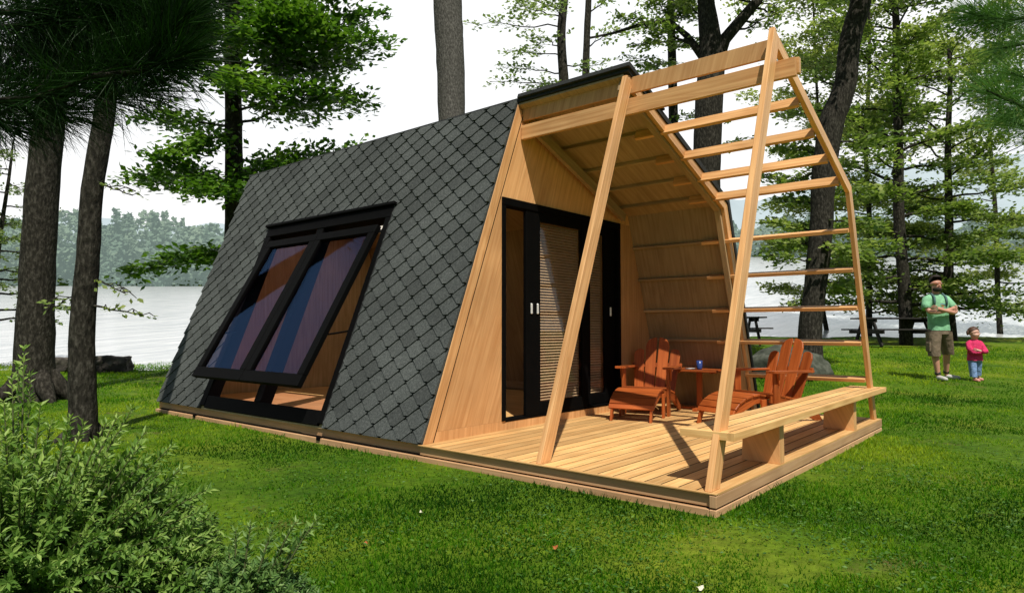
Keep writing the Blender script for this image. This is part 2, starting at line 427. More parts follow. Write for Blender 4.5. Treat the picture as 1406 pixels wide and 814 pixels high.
mb = MB(); fpoly(mb, [(yl(H) + TW - .0075, H), (yl(H) + TW + .004, H), (yl(3.0) + TW + .004, 3.0), (yl(3.0) + TW - .0075, 3.0)], XW + .003, .02, eL)
mb.build('trim_joint', M['recess'], cabin)

# --- interior
mb = MB(); mb.box((XB + .1, .12, .126), (XW - .09, 3.8, .16), (1, 0, 0)); mb.build('interior_floor', M['deck'], cabin)
mb = MB()
mb.prism([(XB, yl(H) + .13, H), (XB, yr(H), H), (XB, k5.y, k5.z), (XB, r5.y + .05, r5.z - .03)], (.06, 0, 0), (0, 0, 1)); mb.build('rear_wall', M['interior'], cabin)
# skirting line
mb = MB(); rI, kI, bI = offset_right(-.056)
mb.prism([(XB + .07, bI.y - .035, .161), (XB + .07, bI.y - .012, .161), (XB + .07, bI.y - .05, .27), (XB + .07, bI.y - .06, .27)], (XW - .1 - XB - .07, 0, 0), (1, 0, 0)); mb.build('skirting', M['ceil'], cabin)

# --- right roof and wall: dark outer shell, wood lining
SKX0, SKX1, SKT0, SKT1 = -6.5, -4.5, .72, 1.75  # opening cut for the added skylight
def shell(mb, o0, o1, x0, x1, ext=0.0, grain=None, lift=0):
    r0, k0, b0 = offset_right(o0); r1, k1, b1 = offset_right(o1)
    r0 = r0 - eR * ext; r1 = r1 - eR * ext
    for (xa, xb, ta, tb_) in ((x0, SKX0, 0, 9), (SKX0, SKX1, 0, SKT0), (SKX0, SKX1, SKT1, 9), (SKX1, x1, 0, 9)):
        pa, qa = (r0, r1) if ta == 0 else (r0 + eR * ta, r1 + eR * ta)
        pb, qb = (k0, k1) if tb_ == 9 else (r0 + eR * tb_, r1 + eR * tb_)
        mb.prism([X(pa, xa), X(pb, xa), X(qb, xa), X(qa, xa)], (xb - xa, 0, 0), grain or eR)
    mb.prism([X(k0, x0), X(b0, x0), X(b1, x0), X(k1, x0)], (x1 - x0, 0, 0), grain or eW)
mb = MB(); shell(mb, .018, -.030, XB - .02, XM + .012, .0); mb.build('roof_shell', M['roofedge'], cabin)
m_, nt_, out_ = newmat('added_frosted_skylight'); tl = N(nt_, 'ShaderNodeBsdfTranslucent'); tl.inputs[0].default_value = (.72, .66, .58, 1); nt_.links.new(tl.outputs[0], out_.inputs[0])
mb = MB(); q0 = RD + nR * .004 + eR * (SKT0 - .02); q1 = RD + nR * .004 + eR * (SKT1 + .02)
mb.face([X(q0, SKX0 - .02), X(q0, SKX1 + .02), X(q1, SKX1 + .02), X(q1, SKX0 - .02)]); mb.build('added_skylight', m_, cabin)  # skylight added on the unseen slope to brighten the interior
mb = MB(); r0, k0, b0 = offset_right(.034)
for (x0, x1, ov, up) in ((XB - .02, XW + .01, -.004, .026), (XW + .012, XM + .03, .030, .040)):
    c0 = RD + nR * up - eR * ov; c1 = RD + nR * up + eR * .62; c2 = RD + nR * .019 + eR * .62; c3 = RD + nR * -.004 - eR * ov
    mb.prism([X(c0, x0), X(c1, x0), X(c2, x0), X(c3, x0)], (x1 - x0, 0, 0), (1, 0, 0))
mb.build('ridge_cap', M['roofedge'], cabin, .003)
mb = MB()
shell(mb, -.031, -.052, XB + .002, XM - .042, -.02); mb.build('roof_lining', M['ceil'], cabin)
mb = MB()
def rafter(mb, x0, x1, o0, o1, topcut=0.0):
    r0, k0, b0 = offset_right(o0); r1, k1, b1 = offset_right(o1)
    # ridge end meets the left plane
    mb.prism([X(r0, x0) - eR * topcut, X(k0, x0), X(k1, x0), X(r1, x0) - eR * topcut], (x1 - x0, 0, 0), eR)
    mb.prism([X(k0, x0), X(b0, x0), X(b1, x0), X(k1, x0)], (x1 - x0, 0, 0), eW)
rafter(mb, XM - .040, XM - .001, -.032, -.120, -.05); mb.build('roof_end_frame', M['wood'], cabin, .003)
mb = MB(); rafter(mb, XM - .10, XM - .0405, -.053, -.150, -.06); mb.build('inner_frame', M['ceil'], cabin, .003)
mb = MB(); rafter(mb, XF - .040, XF - .002, -.012, -.104, -.015); mb.build('front_frame', M['wood'], cabin, .003)

# --- left posts
def post(xf):
    mb = MB(); w = .118
    mb.prism([(xf, A.y, H), (xf, A.y + w, H), (xf, yl(3.04) + w, 3.04), (xf, RD.y + .025, RD.z - .012), (xf, RD.y - .005, RD.z - .004)], (-.040, 0, 0), eL)
    return mb.build('post', M['wood'], cabin, .003)
post(XF)
mb = MB(); w = .118; xf = XM
mb.prism([(xf, A.y, H), (xf, A.y + w, H), (xf, yl(2.98) + w, 2.98), (xf, RD.y + .012, RD.z - .055), (xf, RD.y - .018, RD.z - .062)], (-.040, 0, 0), eL); mb.build('post', M['wood'], cabin, .003)

# --- ridge board, beam, slats
mb = MB()
mb.prism([(XW + .009, 1.252, 2.945), (XW + .009, 1.252, 3.080), (XW + .009, 1.280, 3.070), (XW + .009, 1.280, 2.945)], (XF - .0405 - XW - .009, 0, 0), (.3, 0, 1))
mb.build('ridge_board', M['ply'], cabin, .003)
mb = MB()
mb.box((XW + .009, 1.226, 2.765), (.085, 1.262, 2.897), (1, 0, 0)); mb.box((XW + .009, 1.2625, 2.79), (.10, 1.30, 2.905), (1, 0, 0))
mb.build('beam', M['wood'], cabin, .003)
def slat(center, nrm, along, th=.034, dp=.082, x0=XM - .30, x1=XF - .042, inner=True):
    if inner:
        slat(center, nrm, along, .026, .036, XW + .002, XM - .3005, False)  # inner run of the same slat in duller wood, porch shade put into colour
    mb = MB(); c = Vector(center)
    a = along * th / 2
    p = [c - a, c + a, c + a - nrm * dp, c - a - nrm * dp]
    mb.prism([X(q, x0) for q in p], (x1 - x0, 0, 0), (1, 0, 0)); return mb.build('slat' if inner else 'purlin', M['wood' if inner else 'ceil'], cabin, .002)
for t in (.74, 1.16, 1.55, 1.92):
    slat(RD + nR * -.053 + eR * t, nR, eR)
for z in (1.965, 1.605, 1.25, .912, .555):
    t = (KN.z - z) / -eW.z; slat(KN + nW * -.053 + eW * t, nW, eW)
mb = MB()
for x0 in (XW + .06,):
    p0 = RD + nR * -.14 + eR * .18; p1 = RD + nR * -.14 + eR * 1.95
    mb.prism([X(p0, x0), X(p1, x0), X(p1 - nR * .09, x0), X(p0 - nR * .09, x0)], (.045, 0, 0), eR)
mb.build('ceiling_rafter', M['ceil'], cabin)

# --- bench along the front edge
mb = MB(); bx0, bx1, by0, by1, bz0, bz1 = -.275, .050, .137, 3.985, .395, .440
mb.box((bx1 - .038, by0, bz0), (bx1, by1, bz1))
mb.box((bx0, by0, bz0), (bx1 - .039, by0 + .04, bz1 - .001), (1, 0, 0)); mb.box((bx0, by1 - .04, bz0), (bx1 - .039, by1, bz1 - .001), (1, 0, 0))
mb.box((bx0, by0 + .041, bz0 + .005), (bx0 + .083, by1 - .041, bz1))
mb.box((bx0 + .097, by0 + .041, bz0 + .005), (bx0 + .178, by1 - .041, bz1))
mb.box((bx0 + .192, by0 + .041, bz0 + .005), (bx1 - .050, by1 - .041, bz1))
bench = mb.build('bench', M['deck'], cabin, .0015)
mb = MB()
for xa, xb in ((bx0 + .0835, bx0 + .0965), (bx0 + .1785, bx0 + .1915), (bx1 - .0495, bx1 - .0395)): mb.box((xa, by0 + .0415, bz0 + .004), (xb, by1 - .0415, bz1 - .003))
mb.build('bench_gap_shade', M['recess'], bench)  # dark strips painting in the shade of the bench gaps
for y in (1.035, 2.95):
    mb = MB(); mb.prism([(-.005, y, H + .0005), (-.262, y, H + .0005), (-.25, y, bz0 - .001), (-.005, y, bz0 - .001)], (0, .085, 0), (-.5, 0, 1)); mb.build('bench_support', M['ply'], bench, .002)

# --- sliding door
mb = MB()
mb.box((XW - .10, DY0, DZ0), (XW + .012, DY0 + .05, DZ1 - .071)); mb.box((XW - .10, DY1 - .05, DZ0), (XW + .012, DY1, DZ1 - .071))
mb.box((XW - .10, DY0, DZ1 - .07), (XW + .014, DY1, DZ1)); mb.box((XW - .10, DY0 + .051, DZ0 - .012), (XW + .004, DY1 - .051, DZ0 + .012))
mb.build('door_frame', M['black'], cabin, .003)
def leaf_door(y0, y1, xf, wl, wr, handles, ztop):
    mb = MB(); z0, z1 = DZ0 + .014, ztop; dp = .036
    mb.box((xf - dp, y0, z0), (xf, y0 + wl, z1)); mb.box((xf - dp, y1 - wr, z0), (xf, y1, z1))
    mb.box((xf - dp, y0 + wl + .0005, z1 - .085), (xf, y1 - wr - .0005, z1)); mb.box((xf - dp, y0 + wl + .0005, z0), (xf, y1 - wr - .0005, z0 + .11))
    d = mb.build('door_panel', M['black'], cabin, .003)
    mb = MB(); mb.box((xf - .02, y0 + wl - .004, z0 + .105), (xf - .012, y1 - wr + .004, z1 - .08)); mb.build('door_pane', M['doorglass'], d)
    mb = MB(); z = z0 + .125
    while z < z1 - .095:
        c = Vector((xf - dp - .022, 0, z)); 
        mb.prism([(xf - dp - .012, y0 + wl + .004, z - .009), (xf - dp - .012, y1 - wr - .004, z - .009), (xf - dp - .030, y1 - wr - .004, z + .008), (xf - dp - .030, y0 + wl + .004, z + .008)], (0, 0, .0015), (0, 1, 0)); z += .0275
    mb.build('blind', M['blind'], d)
    for hy in handles:
        mb = MB(); mb.box((xf + .001, hy - .013, 1.155), (xf + .016, hy + .013, 1.255)); mb.build('handle', M['metal'], d, .006)
leaf_door(1.305, 2.325, XW + .005, .215, .10, (1.375, 1.468), DZ1 - .071)
leaf_door(2.27, 2.929, XW - .040, .17, .20, (2.83,), DZ1 - .071)

# ================================================================== ADIRONDACK CHAIRS, FOOTRESTS, TABLE
def adirondack(name, label):
    """local: faces -Y, origin on the deck under the seat's front edge"""
    root = empty(name, label=label, cat='chair', group='matching adirondack chairs on the porch')
    hwid = .235
    # stringers double as rear legs
    for sx in (-1, 1):
        mb = MB(); x = sx * (hwid - .025) - .012
        mb.prism([(x, -.005, .20), (x, -.005, .285), (x, .40, .205), (x, .68, .055), (x, .72, .0), (x, .62, .0), (x, .38, .12)], (.024, 0, 0), (0, 1, -.3)); mb.build('rear_leg', M['chair'], root, .002)
        mb = MB(); x = sx * hwid - .012
        mb.box((x, .015, 0), (x + .024, .095, .478)); 
        mb.prism([(sx * (hwid + .013), .04, .477), (sx * (hwid + .013), .07, .477), (sx * (hwid + .013), .06, .36)], (sx * .022, 0, 0), (0, 0, 1))
        mb.build('front_leg', M['chair'], root, .002)
        mb = MB(); xo = sx * (hwid + .065); xi = sx * (hwid - .035)
        pts = [(xi, -.045, .479), (xo, -.045, .479), (xo + sx * .012, -.01, .479), (xo + sx * .01, .25, .475), (sx * (hwid + .03), .56, .470), (xi + sx * .01, .56, .470), (xi, .2, .476)]
        mb.prism(pts, (0, 0, .022), (0, 1, 0)); mb.build('arm', M['chair'], root, .002)
    mb = MB()
    for k in range(6):
        y = -.015 + k * .071; z = .288 - .197 * (y + .015)
        mb.bar((-hwid + .006, y + .03, z - .004), (hwid - .006, y + .03, z - .004), (0, 1, -.197), .062, .018)
    mb.build('seat', M['chair'], root, .002)
    # fan back: four rounded slats
    bo = Vector((0, .40, .185)); bu = Vector((0, .34, .94)).normalized(); bx = Vector((1, 0, 0)); bn = bx.cross(bu)
    for k, (xc, wb, wt, hgt, an) in enumerate([(-.168, .10, .112, .51, -.075), (-.057, .104, .118, .645, -.025), (.057, .104, .118, .645, .025), (.168, .10, .112, .51, .075)]):
        mb = MB(); pts = []
        ox = xc; 
        outer = 1 if xc > 0 else -1
        P2 = [(-wb / 2, 0), (wb / 2, 0)]
        # rounded top, higher on the inner side
        hi, lo = hgt, hgt - (.10 if abs(xc) < .1 else .07)
        arc = []
        for j in range(9):
            f = j / 8; xx = wt / 2 - f * wt
            inner = f if outer > 0 else 1 - f
            # quarter-round shoulder
            h_ = lo + (hi - lo) * math.sqrt(max(0, 1 - (1 - inner) ** 2)) if abs(xc) < .1 else lo + (hi - lo) * math.sqrt(max(0, 1 - (2 * abs(inner - .62)) ** 2 * .66))
            arc.append((xx, h_))
        P2 += arc
        W3 = [bo + bx * (ox + math.sin(an) * q[1] * 1.0 + q[0]) + bu * q[1] for q in P2]
        mb.prism(W3, bn * .018, bu); mb.build('back_slat', M['chair'], root, .002)
    mb = MB()
    for s_, w_ in ((.09, .40), (.33, .55)):
        c = bo + bu * s_ + bn * -.011
        if bn.y < 0: c = bo + bu * s_ - bn * .012
        mb.bar(c - bx * w_ / 2, c + bx * w_ / 2, bu, .05, .02)
    mb.build('back_rail', M['chair'], root, .002)
    return root
def footrest(label):
    root = empty('footrest', label=label, cat='footrest', group='curved footrests in front of the chairs')
    hwid = .225
    prof = [(0.0, .115), (.03, .160), (.09, .215), (.17, .255), (.26, .278), (.35, .285), (.43, .270)]
    for sx in (-1, 1):
        mb = MB(); x = sx * (hwid - .03) - .011
        mb.prism([(x, -.03, 0), (x, .01, 0), (x, .05, .10), (x, .30, .20), (x, .44, .22), (x, .43, .262), (x, .35, .275), (x, .26, .268), (x, .17, .245), (x, .09, .205), (x, .03, .15), (x, 0, .105)], (.022, 0, 0), (0, 1, .4)); mb.build('side_rail', M['chair'], root, .002)
        mb = MB(); x = sx * (hwid - .004) - .011; mb.box((x, .365, 0), (x + .022, .425, .24)); mb.build('leg', M['chair'], root, .002)
    mb = MB()
    for a, b in zip(prof[:-1], prof[1:]):
        c = Vector((0, (a[0] + b[0]) / 2, (a[1] + b[1]) / 2)); d = Vector((0, b[0] - a[0], b[1] - a[1])); L_ = d.length - .007
        mb.bar(c - Vector((hwid, 0, 0)), c + Vector((hwid, 0, 0)), d, L_, .018)
    mb.build('seat_slats', M['chair'], root, .002)
    return root
def place(o, p, facing):
    o.location = (p[0], p[1], H); o.rotation_euler = (0, 0, math.atan2(facing[1], facing[0]) + math.pi / 2)
f1 = Vector((.24, -.97, 0)).normalized(); f2 = Vector((-.36, -.93, 0)).normalized()
o1 = Vector((-1.80, 2.20, 0)); o2 = Vector((-1.07, 2.46, 0))
ch1 = adirondack('adirondack_chair', 'red cedar chair with fan back beside the sliding door'); place(ch1, o1 - f1 * .50, f1)
ch2 = copy_tree(ch1); ch2['label'] = 'red cedar chair with fan back behind the front bench'; place(ch2, o2 - f2 * .50, f2)
fr1 = footrest('red cedar slatted footrest in front of the chair beside the sliding door'); place(fr1, o1, f1)
fr2 = copy_tree(fr1); fr2['label'] = 'red cedar slatted footrest nearest the slanted front post'; place(fr2, o2, f2)
tb = empty('side_table', (-1.70, 3.52, H), R(8), 'small red cedar slatted side table between the two chairs', 'table')
mb = MB()
for k in range(6): mb.box((-.25, -.25 + k * .085, .43), (.25, -.25 + k * .085 + .078, .45))
mb.build('table_top', M['chair'], tb, .002)
mb = MB(); mb.box((-.20, -.19, .412), (-.165, .19, .4295)); mb.box((.165, -.19, .412), (.20, .19, .4295)); mb.box((-.1645, -.02, .412), (.1645, .02, .4295)); mb.build('batten', M['chair'], tb, .002)
mb = MB(); mb.box((-.026, -.026, .031), (.026, .026, .4115)); mb.build('leg', M['chair'], tb, .002)
mb = MB(); mb.box((-.19, -.025, 0), (.19, .025, .03)); mb.box((-.025, -.19, .0005), (.025, -.0255, .0295), (0, 1, 0)); mb.box((-.025, .0255, .0005), (.025, .19, .0295), (0, 1, 0)); mb.build('foot', M['chair'], tb, .002)
tz = H + .4505
cup = MB(); cup.lathe([(.0, .0), (.026, 0), (.029, .01), (.033, .095), (.030, .095), (.027, .012), (0, .010)], 18)
co = cup.build('tumbler', plain('blue_enamel', (.03, .06, .22), rough=.25)); co.location = (-1.66, 3.44, tz); tag(co, 'small dark blue tumbler standing on the cedar side table', 'cup')
sau = MB(); sau.lathe([(0, 0), (.035, 0), (.06, .010), (.058, .013), (.034, .005), (0, .005)], 20)
so = sau.build('saucer', plain('white_glaze', (.75, .75, .72), rough=.25)); so.location = (-1.73, 3.36, tz); tag(so, 'small white saucer lying on the cedar side table', 'saucer')

exec_marker = None
# ================================================================== SETTING
def ground_mat():
    m, nt, out = newmat('lawn_ground'); L = nt.links.new
    tc = N(nt, 'ShaderNodeTexCoord')
    n1 = N(nt, 'ShaderNodeTexNoise', i_Scale=.55, i_Detail=5.0, i_Roughness=.6); L(tc.outputs['Object'], n1.inputs['Vector'])
    n2 = N(nt, 'ShaderNodeTexNoise', i_Scale=14.0, i_Detail=6.0, i_Roughness=.7); L(tc.outputs['Object'], n2.inputs['Vector'])
    n3 = N(nt, 'ShaderNodeTexNoise', i_Scale=1.6, i_Detail=4.0, i_Roughness=.6); L(tc.outputs['Object'], n3.inputs['Vector'])
    r1 = ramp(nt, [(.30, (.034, .095, .005)), (.5, (.090, .170, .008)), (.68, (.185, .235, .018))]); L(n1.outputs['Fac'], r1.inputs[0])
    r2 = ramp(nt, [(.3, (.45, .45, .45)), (.7, (1.25, 1.25, 1.25))]); L(n2.outputs['Fac'], r2.inputs[0])
    mu = N(nt, 'ShaderNodeVectorMath', operation='MULTIPLY'); L(r1.outputs[0], mu.inputs[0]); L(r2.outputs[0], mu.inputs[1])
    rb = ramp(nt, [(.60, (0, 0, 0)), (.74, (.65, .65, .65))]); L(n3.outputs['Fac'], rb.inputs[0])
    mx = N(nt, 'ShaderNodeMix', data_type='RGBA'); L(rb.outputs[0], mx.inputs[0]); L(mu.outputs[0], mx.inputs[6]); mx.inputs[7].default_value = (.13, .090, .036, 1)
    b = N(nt, 'ShaderNodeBsdfPrincipled', i_Roughness=.9); b.inputs['Specular IOR Level'].default_value = .1
    L(mx.outputs[2], b.inputs['Base Color'])
    bn = N(nt, 'ShaderNodeBump', i_Strength=.8, i_Distance=.03); L(n2.outputs['Fac'], bn.inputs['Height']); L(bn.outputs[0], b.inputs['Normal'])
    L(b.outputs[0], out.inputs[0]); return m
M['ground'] = ground_mat()
DFAR = 125.0
def zfar(u): return 8.9 + (14.3 - 8.9) * sstep(-60, 40, u)
def wz(u, d):
    u0 = u * 18 / np.maximum(d, 18)              # the shore where this sight line leaves the lawn
    ds = shore(u0); zs = gz_ud(u0, ds) - .10
    t = np.clip((d - ds) / (DFAR - ds), 0, 1.2)
    return zs + (zfar(u) - zs) * t
def sheet(name, us, ds, zf, mat, keep=None):
    U, D = np.meshgrid(us, ds, indexing='ij'); Z = zf(U, D)
    Xw = CAMP.x + FWH.x * D + RT.x * U; Yw = CAMP.y + FWH.y * D + RT.y * U
    V = np.stack([Xw, Yw, Z], -1).reshape(-1, 3); n, m_ = len(us), len(ds)
    i = np.arange(n * m_).reshape(n, m_)
    F = np.stack([i[:-1, :-1], i[1:, :-1], i[1:, 1:], i[:-1, 1:]], -1).reshape(-1, 4)
    if keep is not None:
        F = F[keep(U, D)[:-1, :-1].reshape(-1)]
    o = np_mesh(name, V, F, np.full(len(F), .5), mat, None, True); o['kind'] = 'structure'; return o
def gzz(u, d):
    g = gz_ud(u, np.minimum(d, 24)); u0 = u * 18 / np.maximum(d, 18); e = shore(u0)
    t = sstep(e - .2, e + 1.4, d + .25 * np.sin(u * 2.1) + .12 * np.sin(u * 5.3))
    w = wz(u, d) - .8
    far = sstep(128, 138, d) * 1.2 + np.maximum(0, d - DFAR - 4) * .10
    return np.where(d > 12, g * (1 - t) + w * t + far, g)
us = np.concatenate([np.linspace(-260, -30, 14), np.linspace(-28, -14, 10), np.linspace(-13, 20, 90), np.linspace(21, 40, 12), np.linspace(45, 260, 14)])
ds = np.concatenate([np.linspace(-80, 0, 10), np.linspace(1, 28, 90), np.linspace(30, 140, 24), np.linspace(150, 340, 8)])
sheet('lawn', us, ds, gzz, M['ground'])

def water_mat():
    m, nt, out = newmat('lake_water'); L = nt.links.new
    tc = N(nt, 'ShaderNodeTexCoord'); mp = N(nt, 'ShaderNodeMapping'); mp.inputs['Rotation'].default_value = (0, 0, -YAW); mp.inputs['Scale'].default_value = (2.6, .45, 1)
    L(tc.outputs['Object'], mp.inputs['Vector'])
    n = N(nt, 'ShaderNodeTexNoise', i_Scale=1.1, i_Detail=5.0, i_Roughness=.6); L(mp.outputs[0], n.inputs['Vector'])
    rp = ramp(nt, [(.33, (.42, .45, .47)), (.5, (.57, .59, .60)), (.66, (.72, .73, .73))]); L(n.outputs['Fac'], rp.inputs[0])  # white sky's reflection and ripple tones painted in as base colour
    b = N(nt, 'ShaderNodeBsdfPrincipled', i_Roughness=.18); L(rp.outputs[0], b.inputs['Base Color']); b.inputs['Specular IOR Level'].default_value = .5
    bn = N(nt, 'ShaderNodeBump', i_Strength=.35, i_Distance=.06); L(n.outputs['Fac'], bn.inputs['Height']); L(bn.outputs[0], b.inputs['Normal'])
    L(b.outputs[0], out.inputs[0]); return m
wd = np.concatenate([np.linspace(15, 30, 40), np.linspace(32, 132, 40)])
wu = np.concatenate([np.linspace(-160, -25, 20), np.linspace(-24, 34, 90), np.linspace(36, 170, 20)])
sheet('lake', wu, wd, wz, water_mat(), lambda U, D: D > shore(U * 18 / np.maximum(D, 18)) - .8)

# hills
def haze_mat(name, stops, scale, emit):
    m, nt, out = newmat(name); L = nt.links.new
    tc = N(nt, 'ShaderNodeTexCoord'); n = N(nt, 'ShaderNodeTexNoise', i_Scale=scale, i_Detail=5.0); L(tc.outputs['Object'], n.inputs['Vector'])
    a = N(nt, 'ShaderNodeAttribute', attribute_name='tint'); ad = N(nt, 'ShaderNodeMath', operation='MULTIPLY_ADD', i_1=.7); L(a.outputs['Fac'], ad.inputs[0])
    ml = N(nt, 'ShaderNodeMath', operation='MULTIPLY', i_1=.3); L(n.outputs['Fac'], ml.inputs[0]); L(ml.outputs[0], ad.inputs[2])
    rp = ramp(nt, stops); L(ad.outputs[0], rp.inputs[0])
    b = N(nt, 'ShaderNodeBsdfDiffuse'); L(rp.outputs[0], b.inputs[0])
    # distance haze painted in: a glow mixed over the colour for scattered light
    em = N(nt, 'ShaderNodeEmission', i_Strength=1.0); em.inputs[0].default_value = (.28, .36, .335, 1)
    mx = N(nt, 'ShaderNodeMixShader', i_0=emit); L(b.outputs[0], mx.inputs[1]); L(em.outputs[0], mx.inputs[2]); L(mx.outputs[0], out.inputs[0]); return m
def hillz(u, d):
    t = (d - 150) / 60
    ridge = 12 + 20 * sstep(10, 130, u) + 2.0 * np.sin(u * .045 + 1) + 1.2 * np.sin(u * .13) + .5 * np.sin(u * .4) + .4 * np.sin(u * .9)
    return 12 + (ridge + 8 - 0) * np.sin(np.clip(t, 0, 1) * math.pi * .5) 
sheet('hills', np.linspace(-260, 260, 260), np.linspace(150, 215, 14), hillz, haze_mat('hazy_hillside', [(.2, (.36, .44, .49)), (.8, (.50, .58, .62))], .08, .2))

# far wooded shore
def far_wood():
    P, A_, Nn, Ls, T = [], [], [], [], []
    uarr = np.concatenate([RNG.uniform(-120, -50, 110), RNG.uniform(-50, 30, 30), RNG.uniform(30, 125, 90)])
    for u in uarr:
        d = DFAR + RNG.uniform(1, 20); h = RNG.uniform(8, 15) * (1.0 if u < 20 else .60)
        rad = RNG.uniform(2.0, 4.2); conif = RNG.random() < .25
        k = 420; zz = np.sqrt(RNG.random(k)) if not conif else RNG.random(k)
        prof = np.sin(np.clip(zz, 0.02, .98) * math.pi) ** .6 if not conif else (1 - zz) * .7 + .05
        an = RNG.uniform(0, 2 * math.pi, k); rr = rad * prof * RNG.uniform(.7, 1.05, k)
        base = G(u, d, 0); z0 = float(zfar(u)) + (d - DFAR) * .12 - .5
        P.append(np.stack([base.x + rr * np.cos(an), base.y + rr * np.sin(an), z0 + zz * h], 1))
        Nn.append(np.array([[.45, -.4, .8]]) + .35 * np.stack([np.cos(an), np.sin(an), zz], 1) + RNG.normal(0, .10, (k, 3)))
        A_.append(RNG.normal(0, 1, (k, 3))); Ls.append(RNG.uniform(.6, 1.2, k)); base_t = RNG.uniform(.25, .75)
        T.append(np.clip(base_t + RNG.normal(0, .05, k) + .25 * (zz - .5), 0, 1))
    P = np.concatenate(P); A_ = np.concatenate(A_); Nn = norm(np.concatenate(Nn)); Ls = np.concatenate(Ls); T = np.concatenate(T)
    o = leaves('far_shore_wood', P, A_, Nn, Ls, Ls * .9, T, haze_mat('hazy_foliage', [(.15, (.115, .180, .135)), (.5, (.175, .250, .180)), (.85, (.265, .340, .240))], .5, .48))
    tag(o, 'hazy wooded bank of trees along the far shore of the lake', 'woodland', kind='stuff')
far_wood()

# ================================================================== TREES
M['bark'] = noise_mat('dark_bark', [(.25, (.006, .006, .005)), (.5, (.030, .027, .021)), (.75, (.095, .088, .072))], scale=30, rough=.95, detail=10, bump=1.0, bdist=.03, stretch=(1, 1, .42), spec=.1)
M['barkgrey'] = noise_mat('grey_bark', [(.3, (.040, .037, .033)), (.5, (.090, .085, .076)), (.7, (.175, .166, .150))], scale=38, rough=.95, detail=10, bump=.8, bdist=.02, stretch=(1, 1, .5), spec=.1)
LM = {
 'maple': leaf_mat('maple_leaf', (.024, .075, .008), (.090, .200, .018), (.22, .36, .045), .42),
 'light': leaf_mat('beech_leaf', (.110, .160, .035), (.27, .33, .090), (.46, .50, .19), .5),
 'mid': leaf_mat('birch_leaf', (.050, .105, .022), (.19, .275, .065), (.40, .46, .15), .48),
 'pale': leaf_mat('pale_leaf', (.085, .140, .050), (.19, .26, .095), (.31, .39, .15), .45),
}
class Tree:
    def __init__(s, name, label, base, bark, leafmat, group=None):
        s.root = empty(name, base, 0, label, 'tree', group); s.o = Vector(base); s.bark = bark; s.lm = leafmat
        s.tr = MB(); s.br = s.tr; s.P = []; s.A = []; s.Nn = []; s.L = []
    def trunk(s, pts, rads, seg=12, sub=5, jit=.035):
        pts = [Vector(p) for p in pts]; PP, RR = [], []
        for i in range(len(pts) - 1):
            p0 = pts[max(i - 1, 0)]; p1 = pts[i]; p2 = pts[i + 1]; p3 = pts[min(i + 2, len(pts) - 1)]
            for k in range(sub):
                t = k / sub
                q = .5 * ((2 * p1) + (p2 - p0) * t + (2 * p0 - 5 * p1 + 4 * p2 - p3) * t * t + (3 * p1 - p0 - 3 * p2 + p3) * t ** 3)
                PP.append(q); RR.append(rads[i] * (1 - t) + rads[i + 1] * t)
        PP.append(pts[-1]); RR.append(rads[-1]); s.path = PP; s.rad = RR
        s.tr.tube([p - s.o for p in PP], RR, seg, jit=jit)
        return s
    def at_z(s, z):
        for a, b, r in zip(s.path[:-1], s.path[1:], s.rad):
            if a.z <= z <= b.z: return a.lerp(b, (z - a.z) / max(1e-6, b.z - a.z)), r
        return s.path[-1], s.rad[-1]
    def branch(s, start, vec, r0, leafy=1.0, leaf=.10, nt=10, tw=.8, start_f=.25, droop=.10, flat=.05, spread=.14):
        """start point, total vector; twigs in a flat spray"""
        start = Vector(start); vec = Vector(vec); Lb = vec.length; g = vec.normalized()
        side = Vector((0, 0, 1)).cross(g); side.normalize()
        pts = [start]; n = 7
        for i in range(1, n + 1):
            f = i / n
            q = start + vec * f + side * random.uniform(-.05, .05) * Lb + Vector((0, 0, -droop * Lb * (f * f) + random.uniform(-.02, .02) * Lb)); pts.append(q)
        s.br.tube([p - s.o for p in pts], [max(.006, r0 * (1 - .85 * i / n)) for i in range(n + 1)], 6, caps=False)
        for k in range(nt):
            f = start_f + (1 - start_f) * (k + random.random()) / nt
            i = min(n - 1, int(f * n)); p = pts[i].lerp(pts[i + 1], f * n - i)
            sg = 1 if k % 2 else -1
            tl = tw * (1.1 - .65 * f) * random.uniform(.6, 1.25)
            tv = (side * sg * random.uniform(.5, 1) + g * random.uniform(.4, 1.0) + Vector((0, 0, random.uniform(-.18, .22)))).normalized() * tl
            e = p + tv
            s.br.tube([p - s.o, p.lerp(e, .5) + Vector((0, 0, .03)) - s.o, e - s.o], [max(.004, r0 * .25), .005, .003], 4, caps=False)
            m = int(leafy * tl * 95)
            if m > 0:
                f2 = RNG.uniform(.1, 1.12, m)[:, None]
                pp = np.array(p)[None] + np.array(tv)[None] * f2 + RNG.normal(0, 1, (m, 3)) * np.array([spread, spread, flat]) * min(1.4, tl + .2)
                pp[:, 2] -= .10 * tl * f2[:, 0] ** 2
                s.P.append(pp); s.A.append(np.array(tv.normalized())[None] + RNG.normal(0, .7, (m, 3)) * np.array([1, 1, .5]))
                s.Nn.append(np.array([[.15, -.15, 1.0]]) + RNG.normal(0, .42, (m, 3))); s.L.append(RNG.uniform(.7, 1.25, m) * leaf)
        return pts
    def crown(s, z0, z1, n, len0, len1, leafy=1.0, leaf=.10, rise=.15, az=None, **kw):
        for i in range(n):
            z = z0 + (z1 - z0) * (i + random.random() * .8) / n
            p, r = s.at_z(z); f = (z - z0) / max(.01, z1 - z0)
            a = random.uniform(0, 2 * math.pi) if az is None else random.uniform(*az)
            Lb = (len0 + (len1 - len0) * f) * random.uniform(.7, 1.15)
            v = (RT * math.cos(a) + FWH * math.sin(a)) * Lb + Vector((0, 0, rise * Lb * random.uniform(.2, 1.5)))
            s.branch(p, v, max(.015, min(r * .45, .05)), leafy, leaf, **kw)
